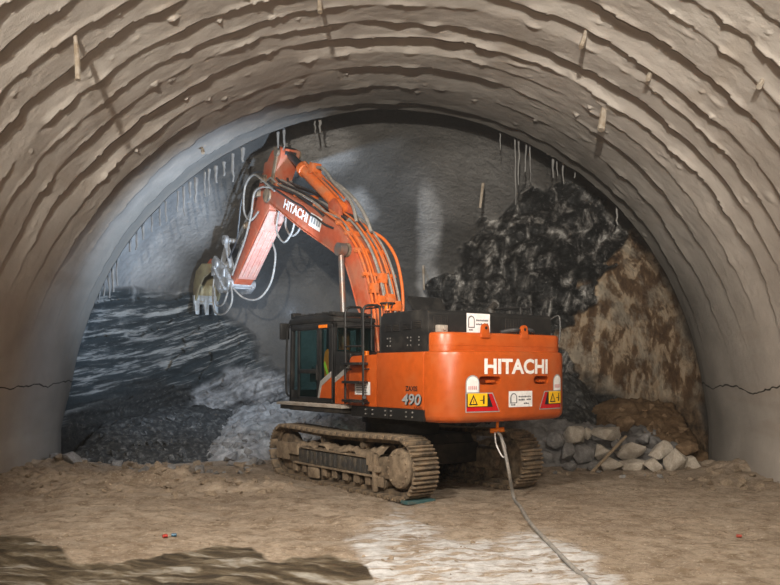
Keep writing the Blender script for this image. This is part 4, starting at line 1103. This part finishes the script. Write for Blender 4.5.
for i, w in ((2, .95), (3, .95), (4, .9), (5, .85), (6, .85), (8, .8), (9, .75), (10, .7)):
    y, z = top_curve(.06)[i]
    q = MB(); d = (Vector(cvt[i + 1]) - Vector(cvt[i - 1])).normalized()
    q.bar((-w / 2, y, z), (w / 2, y, z), .09, .1, (0, -d.y, d.x)); q.build('pipe_clamp', M['pipe'], boom, .008)
for (x, y0, z0) in ((-.2, .62, 4.2), (.05, .6, 4.25), (.25, .62, 4.1), (-.3, .75, 4.5), (-.02, .8, 4.75)):
    q = MB(); q.box(x - .1, x + .1, y0 - .12, y0 + .05, z0 - .12, z0 + .12); q.cyl((x - .13, y0 - .05, z0), (x + .13, y0 - .05, z0), .05, 10); q.build('valve_block', M['pipe'], boom, .015)
# tilted black plate at the boom foot, above the hood
q = MB(); q.add([(-.45, -1.1, 3.75), (.5, -1.1, 3.75), (.5, -.8, 4.2), (-.45, -.8, 4.2), (-.45, -1.07, 3.72), (.5, -1.07, 3.72), (.5, -.77, 4.17), (-.45, -.77, 4.17)], [(0, 1, 2, 3), (7, 6, 5, 4), (0, 4, 5, 1), (1, 5, 6, 2), (2, 6, 7, 3), (3, 7, 4, 0)])
q.bar((-.4, -.95, 3.3), (-.4, -.95, 3.95), .06); q.bar((.45, -.95, 3.3), (.45, -.95, 3.95), .06); q.build('step_plate', M['black'], EX, .006)

# ---- arm cylinder over the boom
q = MB(); q.prism([(2.2, 6.15), (2.75, 6.45), (2.85, 6.85), (2.6, 6.95), (2.35, 6.7)], -.25, -.14); q.prism([(2.2, 6.15), (2.75, 6.45), (2.85, 6.85), (2.6, 6.95), (2.35, 6.7)], .14, .25); q.build('cylinder_bracket', M['boom'], boom, .015)
a0, a1 = Vector((0, 2.65, 6.75)), Vector((0, 5.38, 8.72)); dv = (a1 - a0).normalized()
def al(s): return a0 + dv * s
q = MB(); q.tube([al(-.05), al(2.15), al(2.16), al(2.36)], [.165, .165, .2, .2], 28); q.cyl(al(0) + Vector((-.24, 0, 0)), al(0) + Vector((.24, 0, 0)), .14, 20)
q.box(-.1, .1, 3.7, 3.95, 7.62, 7.82)
ac = q.build('arm_cylinder', M['pipe'], EX, .008)
q = MB(); q.cyl(al(2.3), al((a1 - a0).length - .1), .105, 20); q.cyl(a1 + Vector((-.18, 0, 0)), a1 + Vector((.18, 0, 0)), .16, 20); q.build('cylinder_rod', M['darkrod'], ac)
nrm = Vector((0, -dv.z, dv.y))
for x in (-.09, .09):
    q = MB(); q.tube(spline([al(.1) + nrm * .22 + Vector((x, 0, 0)), al(.8) + nrm * .23 + Vector((x, 0, 0)), al(1.6) + nrm * .22 + Vector((x, 0, 0)), al(2.2) + nrm * .24 + Vector((x, 0, 0))], 5), .032, 8); q.build('cylinder_pipe', M['pipe'], ac)
for k, pts in enumerate(([al(1.75) + nrm * .3, al(1.3) + nrm * .45, al(.7) + nrm * .38, al(0) + nrm * .38, al(-.5) + nrm * .3, al(-.9) + nrm * .05], [al(1.2) + nrm * .26 + Vector((.1, 0, 0)), al(.5) + nrm * .36 + Vector((.14, 0, 0)), al(-.3) + nrm * .34 + Vector((.2, 0, 0)), al(-.9) + nrm * .18 + Vector((.24, 0, 0)), al(-1.3) + nrm * .0 + Vector((.24, 0, 0))])):
    q = MB(); q.tube(spline(pts, 6), .045, 8); q.build('hydraulic_hose', M['hose'], ac)
q = MB(); p_ = al(1.72) + nrm * .24; q.box(-.14, .14, p_.y - .12, p_.y + .12, p_.z - .1, p_.z + .16); q.build('cylinder_valve', M['pipe'], ac, .02)

# ---- arm (stick)
apr = [(5.2, 8.78), (5.45, 8.9), (5.8, 8.82), (6.3, 8.42), (6.6, 8.0), (6.75, 7.5), (7.4, 6.72), (8.2, 5.75), (8.62, 5.5), (8.6, 5.32), (8.35, 5.22), (8.05, 5.42), (6.9, 6.45), (6.25, 7.02), (5.95, 7.2), (5.9, 7.5), (5.75, 7.95), (5.3, 8.5)]
q = MB(); q.prism(apr, -.3, .3); arm = q.build('arm', M['boom'], EX, .025)
q = MB(); q.prism([(5.98, 7.17), (8.03, 5.415), (8.0, 5.38), (5.95, 7.135)], -.29, .29); q.build('underside_plate', M['dusty'], arm, .006)['label'] = 'dusty underside plate with lamp light painted in'
q = MB()
for x in (-.18, 0, .18):
    q.bar((x, 7.9, 5.45), (x, 6.5, 6.66), .06, .07, (0, -.65, -.76))
q.build('stiffener_rib', M['dusty'], arm, .01)
q = MB(); q.cyl((-.46, 5.85, 7.55), (.46, 5.85, 7.55), .2, 24); q.build('arm_pin', M['mudsteel'], arm, .015)
q = MB(); q.cyl((-.38, 5.42, 8.72), (.38, 5.42, 8.72), .13, 20); q.build('arm_pin', M['mudsteel'], arm, .01)
q = MB(); q.prism([(5.35, 8.8), (5.5, 8.8), (5.95, 7.6), (5.8, 7.55)], -.34, -.3); q.build('side_plate', M['mud'], arm, .008)
# bucket cylinder along the front of the arm
q = MB(); q.cyl((0, 6.35, 8.5), (0, 7.45, 7.5), .14, 24); q.cyl((-.2, 6.35, 8.5), (.2, 6.35, 8.5), .14, 16); bcy = q.build('bucket_cylinder', M['boom'], EX, .008)
q = MB(); q.cyl((0, 7.4, 7.55), (0, 8.72, 6.62), .085, 20); q.build('cylinder_rod', M['chrome'], bcy)
# linkage
q = MB()
for x in (-.36, .36):
    q.bar((x, 8.78, 6.66), (x, 8.3, 5.75), .07, .16, (1, 0, 0)); q.cyl((x - .06, 8.78, 6.66), (x + .06, 8.78, 6.66), .16, 20)
q.cyl((-.42, 8.78, 6.66), (.42, 8.78, 6.66), .075, 14); q.cyl((-.36, 8.3, 5.75), (.36, 8.3, 5.75), .08, 14); q.build('tipping_link', M['coupler'], arm, .012)
q = MB()
for x in (-.26, .26): q.bar((x, 8.78, 6.66), (x, 9.25, 5.95), .06, .16, (1, 0, 0))
q.build('bucket_link', M['coupler'], arm, .012)
# quick coupler
q = MB()
cp = [(8.25, 5.15), (8.55, 5.0), (9.1, 5.0), (9.5, 5.3), (9.72, 6.1), (9.5, 6.25), (9.0, 5.95), (8.5, 5.6)]
q.prism(cp, -.42, -.32); q.prism(cp, .32, .42); q.prism([(8.4, 5.12), (9.1, 5.08), (9.45, 5.35), (9.62, 6.05), (9.45, 6.1), (9.0, 5.5), (8.5, 5.35)], -.34, .34)
cpl = q.build('quick_coupler', M['coupler'], arm, .02)
for (y, z, r) in ((8.45, 5.28, .14), (9.3, 5.95, .12), (9.05, 5.25, .13)):
    q = MB(); q.cyl((-.47, y, z), (.47, y, z), r, 18); q.build('coupler_pin', M['coupler'], cpl, .015)
q = MB(); q.box(-.45, -.3, 8.7, 9.0, 5.5, 5.75); q.box(-.48, -.36, 9.35, 9.6, 5.6, 5.9); q.bar((-.44, 8.6, 5.1), (-.44, 9.5, 5.9), .05, .12, (1, 0, 0)); q.build('coupler_block', M['coupler'], cpl, .02)
# bucket: shell of back plate plus two cheeks, open towards the machine
bk = [(9.8, 5.75), (10.0, 6.05), (10.5, 6.1), (10.95, 5.9), (11.2, 5.5), (11.2, 5.1), (11.12, 4.86)]
q = MB()
inn = []
for i, (y, z) in enumerate(bk):
    a = Vector(bk[max(i - 1, 0)]); c_ = Vector(bk[min(i + 1, len(bk) - 1)]); d = (c_ - a).normalized(); inn.append((y + d.y * .05, z - d.x * .05))
q.prism(bk + inn[::-1], -.4, .4)
ch = bk + [(10.95, 4.98), (10.75, 5.3), (10.35, 5.62)]
q.prism(ch, -.42, -.37); q.prism(ch, .37, .42)
bu = q.build('bucket', M['bucket'], EX, .008)
q = MB()
for x in (-.2, .2): q.prism([(9.3, 5.5), (9.5, 6.05), (10.2, 6.25), (10.6, 6.05), (10.0, 5.72)], x - .04, x + .04)
q.build('bucket_ear', M['boom'], bu, .012)
q = MB(); q.prism([(11.08, 5.1), (11.24, 5.1), (11.17, 4.8), (11.08, 4.8)], -.44, .44); q.build('cutting_lip', M['tooth'], bu, .01)
for x in (-.34, 0, .34):
    q = MB(); q.loft([[(x - .09, 11.04, 4.94), (x + .09, 11.04, 4.94), (x + .09, 11.23, 4.94), (x - .09, 11.23, 4.94)], [(x - .08, 11.04, 4.7), (x + .08, 11.04, 4.7), (x + .08, 11.18, 4.7), (x - .08, 11.18, 4.7)], [(x - .06, 11.01, 4.45), (x + .06, 11.01, 4.45), (x + .06, 11.05, 4.45), (x - .06, 11.05, 4.45)]])
    q.build('bucket_tooth', M['tooth'], bu, .01)
# hoses looping from boom to arm and down to the coupler
def loc(px, py, s_): pass
for pts, mt in (([(-.42, 5.4, 7.6), (-.5, 5.9, 7.95), (-.52, 6.5, 8.25), (-.5, 7.1, 8.0), (-.48, 7.2, 7.3), (-.42, 6.9, 7.0), (-.36, 6.5, 7.2)], 'hose'),
                ([(-.42, 5.5, 7.7), (-.52, 6.0, 7.8), (-.5, 6.5, 7.7), (-.46, 6.8, 7.1), (-.4, 7.3, 6.5), (-.38, 7.8, 6.0), (-.4, 8.2, 5.5)], 'hose'),
                ([(-.38, 6.2, 8.3), (-.46, 6.8, 8.3), (-.5, 7.3, 7.7), (-.46, 7.6, 7.0), (-.4, 7.9, 6.5), (-.4, 8.5, 6.0)], 'blackhose'),
                ([(.25, 6.9, 6.5), (.3, 6.7, 6.0), (.25, 6.9, 5.2), (.1, 7.4, 4.75), (-.1, 8.0, 4.8), (-.3, 8.5, 5.2)], 'hose'),
                ([(-.4, 8.3, 5.3), (-.45, 8.1, 4.7), (-.45, 8.6, 4.35), (-.45, 9.3, 4.4), (-.42, 9.6, 4.9), (-.42, 9.5, 5.5)], 'hose'),
                ([(-.45, 8.4, 5.0), (-.46, 8.7, 4.65), (-.46, 9.2, 4.65), (-.44, 9.45, 5.2)], 'hose'),
                ([(.1, 5.6, 7.2), (.12, 5.75, 6.75), (.1, 5.4, 6.4), (.1, 5.0, 6.45), (.12, 4.7, 6.75)], 'hose'),
                ([(-.1, 5.7, 7.2), (-.12, 5.85, 6.6), (-.1, 5.45, 6.2), (-.1, 5.0, 6.4), (-.12, 4.75, 6.78)], 'hose')):
    q = MB(); q.tube(spline(pts, 8), .031, 8); q.build('hydraulic_hose', M[mt], arm)
for x, y, z in ((-.36, 6.6, 7.75), (-.36, 6.2, 8.1), (-.36, 7.3, 6.9)):
    q = MB(); q.box(x - .06, x + .08, y - .12, y + .12, z - .1, z + .1); q.cyl((x - .1, y, z), (x + .05, y, z), .05, 10); q.build('hose_manifold', M['mudsteel'], arm, .015)

# keep the tree thing > part > sub-part
for o in list(EX.children_recursive):
    if o.name.split('.')[0] in ('cab_door', 'quick_coupler', 'work_lamp'): o.parent = EX
def depth(o):
    d = 0
    while o.parent: o = o.parent; d += 1
    return d
for o in sorted(EX.children_recursive, key=depth):
    while depth(o) > 2: o.parent = o.parent.parent

# =============================================================================================== loose things
def Wd(x, y, z):
    c_, s_ = math.cos(math.radians(36)), math.sin(math.radians(36)); return Vector((.28 + x * c_ - y * s_, 18.8 + x * s_ + y * c_, z))
# water hose from the machine across the floor
hp = [(497, 432, 16.3), (501, 437, 16.2), (505, 452, 16.15), (509, 472, 16.1)]
pts = [at(*p) for p in hp]
for px, py in ((514, 499), (520, 508), (530, 525), (550, 548), (575, 570), (592, 585)):
    D = F * CAMH / (py - HZ); x = (px - 390) / F * D; pts.append(Vector((x, D, float(fz(x, D)) + .03)))
for y in (8.5, 6, 3.5): pts.append(Vector((2.42 + (8.5 - y) * .1, y, float(fz(2.5, y)) + .03)))
q = MB(); q.tube(spline(pts, 10), .034, 10)
ho = q.build('water_hose', M['hose']); tag(ho, 'long pale grey hose hanging from the machine and running over the floor', 'hose')
q = MB(); p0 = at(497, 432, 16.3)
q.tube([p0 + Vector((-.14, 0, .02)), p0 + Vector((.14, 0, .05))], .05, 12); q.cyl(p0 + Vector((0, 0, .0)), p0 + Vector((.02, 0, .36)), .03, 10); q.build('hose_coupling', M['amber'], ho)
q = MB(); q.tube(spline([p0 + Vector((-.05, -.05, 0)), p0 + Vector((-.02, -.06, -.25)), p0 + Vector((.12, -.06, -.5)), p0 + Vector((.16, -.05, -.3)), p0 + Vector((.06, -.05, -.05))], 6), .014, 6); q.build('safety_sling', M['white'], ho)
# pole on the boulders
q = MB(); q.bar(at(591, 473, 20.75), at(626, 436, 21.45), .07, .05); tag(q.build('wooden_pole', M['wood'], None, .01), 'straight wooden pole leaning across the pale boulders on the right', 'pole')
# teal timber under the near track
tb = MB(); tb.box(-1.78, -1.1, -2.45, -2.2, .0, .06); o = tb.build('timber_board', M['teal'], None, .008); o.location = (.28, 18.8, 0); o.rotation_euler = (0, 0, math.radians(36))
o.location = Vector((.28, 18.8, 0)) + Vector((.588, -.809, 0)) * .12; o.location.z = -.01
tag(o, 'teal painted board pressed under the rear end of the left track', 'board')
# small litter
def litter(px, py, col, nm, lab):
    D = F * CAMH / (py - HZ); x = (px - 390) / F * D
    q = MB(); q.tube([(-.04, 0, 0), (-.035, 0, 0), (.035, 0, 0), (.04, 0, 0)], [.016, .025, .025, .016], 14); o = q.build(nm, simple(nm + '_' + str(px), col, .4)); o.location = (x, D, float(fz(x, D)) + .03); o.rotation_euler = (0, 0, random.uniform(-.6, .6)); tag(o, lab, 'can', 'litter cans on the floor')
litter(165, 541, (.35, .03, .02), 'drink_can', 'red drink can lying on the dirt, left of the blue one')
litter(174, 540, (.03, .1, .16), 'drink_can', 'blue drink can lying on the dirt, right of the red one')
litter(739, 536, (.3, .05, .03), 'drink_can', 'red drink can lying far right on the bare floor')

# drips and bolts hanging from the rim of the last ring and on the face
DR = [(100, 262, 300), (104, 258, 296), (109, 256, 298), (113, 258, 292), (117, 252, 286), (96, 270, 300), (160, 208, 226), (166, 205, 222), (152, 214, 232), (178, 195, 212), (184, 190, 216), (190, 186, 198), (196, 182, 203), (205, 176, 197), (209, 173, 195), (216, 170, 183), (224, 166, 176), (233, 158, 182), (243, 152, 162), (278, 136, 148), (284, 132, 150), (315, 122, 134), (320, 121, 133), (137, 232, 250), (130, 238, 252), (143, 226, 240)]
DR2 = [(515, 136, 205), (519, 140, 185), (526, 143, 172), (530, 146, 182), (553, 158, 178), (557, 160, 176), (563, 163, 184), (575, 172, 178), (617, 207, 225), (500, 130, 150)]
for lst, g, lab in ((DR, 'drips under the left of the arch', 'thin cement drip hanging below the left rim of the arch'), (DR2, 'drips under the right of the arch', 'thin cement drip hanging below the right rim of the arch')):
    for px, y0, y1 in lst:
        D = 22.62; n = 6; r0 = random.uniform(.025, .045) * (1.25 if lst is DR else .8)
        pp = []
        for i in range(n):
            t = i / (n - 1); p = at(px + random.uniform(-.25, .25) + (t * random.uniform(-1., 1.)), y0 - 4 + (y1 - y0 + 4) * t, D); pp.append(p)
        q = MB(); q.tube(pp, [r0 * (1.1 - .55 * i / (n - 1)) * random.uniform(.8, 1.2) for i in range(n)], 7)
        tag(q.build('cement_drip', M['drip']), lab, 'drip', g)


def lining_pt(px, py, off=0.0):
    """where the sight line through a pixel meets the arch"""
    k, m = (px - 390) / F, (HZ - py) / F
    a = k * k + m * m; b = 2 * (k * -XC + m * (CAMH - ZC)); c_ = XC * XC + (CAMH - ZC) ** 2 - (RR + off) ** 2
    D = (-b + math.sqrt(b * b - 4 * a * c_)) / (2 * a); return Vector((k * D, D, CAMH + m * D))
PEG = [(75, 34, 78, 80, 'long thin rebar peg hanging from the upper left of the lining'), (318, -6, 320, 12, 'short rebar peg at the top centre of the lining'), (586, 30, 581, 47, 'slender rebar peg leaning on the upper right lining, nearest the top'), (604, 106, 601, 130, 'stout tapered cement peg hanging from a ledge on the right of the arch'), (650, 71, 648, 79, 'small rebar stub on the right lining below the leaning peg'), (763, 78, 759, 87, 'hooked rebar stub at the far right of the lining'), (202, 148, 203, 153, 'tiny pale stub on the left lining above the drips')]
for x0, y0, x1, y1, lab in PEG:
    a = lining_pt(x0, y0, .05); n = Vector((XC - a.x, 0, ZC - a.z)).normalized()
    D = a.y - .12; b = at(x1, y1, D); r = .045 if 'stout' not in lab else .08
    q = MB(); q.tube([a, (a + b) / 2 + Vector((.01, 0, 0)), b], [r * .7, r, r * 1.05], 8); tag(q.build('rebar_peg', M['rust']), lab, 'peg', 'rebar pegs on the lining')
for x0, y0, x1, y1, lab in ((483, 184, 480, 208, 'rusty bolt bar jutting from the dark face above the black rock'), (423, 262, 424, 290, 'thin bar standing in the pale streak on the face')):
    D = 28.3; x = (x0 - 390) / F * D; z = CAMH + (HZ - y0) / F * D; D = float(face_D(np.array(x), np.array(z))) - .12
    q = MB(); q.tube([at(x0, y0, D + .35), at(x0, y0, D), at(x1, y1, D - .1)], [.05, .05, .04], 8); tag(q.build('rock_bolt', M['rust']), lab, 'bolt', 'rock bolts on the face')

# =============================================================================================== light
def area(name, loc, target, size, power, col):
    l = bpy.data.lights.new(name, 'AREA'); l.energy = power; l.size = size; l.color = col; l.shape = 'DISK'
    o = bpy.data.objects.new(name, l); o.location = loc; o.rotation_euler = (Vector(target) - Vector(loc)).to_track_quat('-Z', 'Y').to_euler(); COL.objects.link(o); return o
def spot(name, loc, target, power, ang, col, blend=.6, r=.12):
    l = bpy.data.lights.new(name, 'SPOT'); l.energy = power; l.spot_size = math.radians(ang); l.spot_blend = blend; l.color = col; l.shadow_soft_size = r
    o = bpy.data.objects.new(name, l); o.location = loc; o.rotation_euler = (Vector(target) - Vector(loc)).to_track_quat('-Z', 'Y').to_euler(); COL.objects.link(o); return o
spot('flood_lamp', (-1.6, -9.5, 6.3), (-.8, 20, 21.5), 38000, 74, (1, .94, .85), .5, .25)
spot('flood_lamp', (1.0, -10.5, 6.5), (1.6, 20, 21.0), 9000, 74, (1, .93, .84), .5, .25)
spot('flood_lamp', (-2.2, -10, 5.2), (5.8, 26, 5.2), 5500, 26, (1, .91, .8), .8, .25)
spot('roof_lamp', (-3.2, 6.5, 8.1), (.0, 15.0, .4), 5300, 86, (1, .92, .82), .7, .3)
spot('roof_lamp', (2.8, 5.5, 8.2), (2.6, 15.5, .4), 2900, 86, (1, .91, .8), .7, .3)
# cold-white working lamps of the machine shine at the left of the face
spot('cab_lamp', Wd(-1.4, 2.62, 3.95), at(190, 215, 28), 2500, 118, (.6, .77, 1.0))
spot('cab_lamp', Wd(-.7, 2.62, 3.95), at(130, 330, 26), 550, 118, (.6, .77, 1.0))
w = bpy.data.worlds.new('World'); scene.world = w; w.use_nodes = True
w.node_tree.nodes['Background'].inputs[0].default_value = (.8, .75, .7, 1); w.node_tree.nodes['Background'].inputs[1].default_value = .012

cam = bpy.data.cameras.new('Camera'); cam.sensor_width = 36; cam.lens = 36 * F / 780; cam.shift_y = (HZ - 292.5) / 780; cam.clip_end = 200
co = bpy.data.objects.new('Camera', cam); co.location = (0, 0, CAMH); co.rotation_euler = (PI / 2, 0, 0); COL.objects.link(co); scene.camera = co
wv_ = w.node_tree.nodes.new('ShaderNodeVolumeScatter'); wv_.inputs['Density'].default_value = .0013; wv_.inputs['Anisotropy'].default_value = .2     # rock dust in the air
w.node_tree.links.new(wv_.outputs[0], w.node_tree.nodes['World Output'].inputs['Volume'])
scene.view_settings.view_transform = 'Standard'; scene.view_settings.look = 'None'; scene.view_settings.exposure = 0; scene.view_settings.gamma = 1
scene.view_settings.use_curve_mapping = False
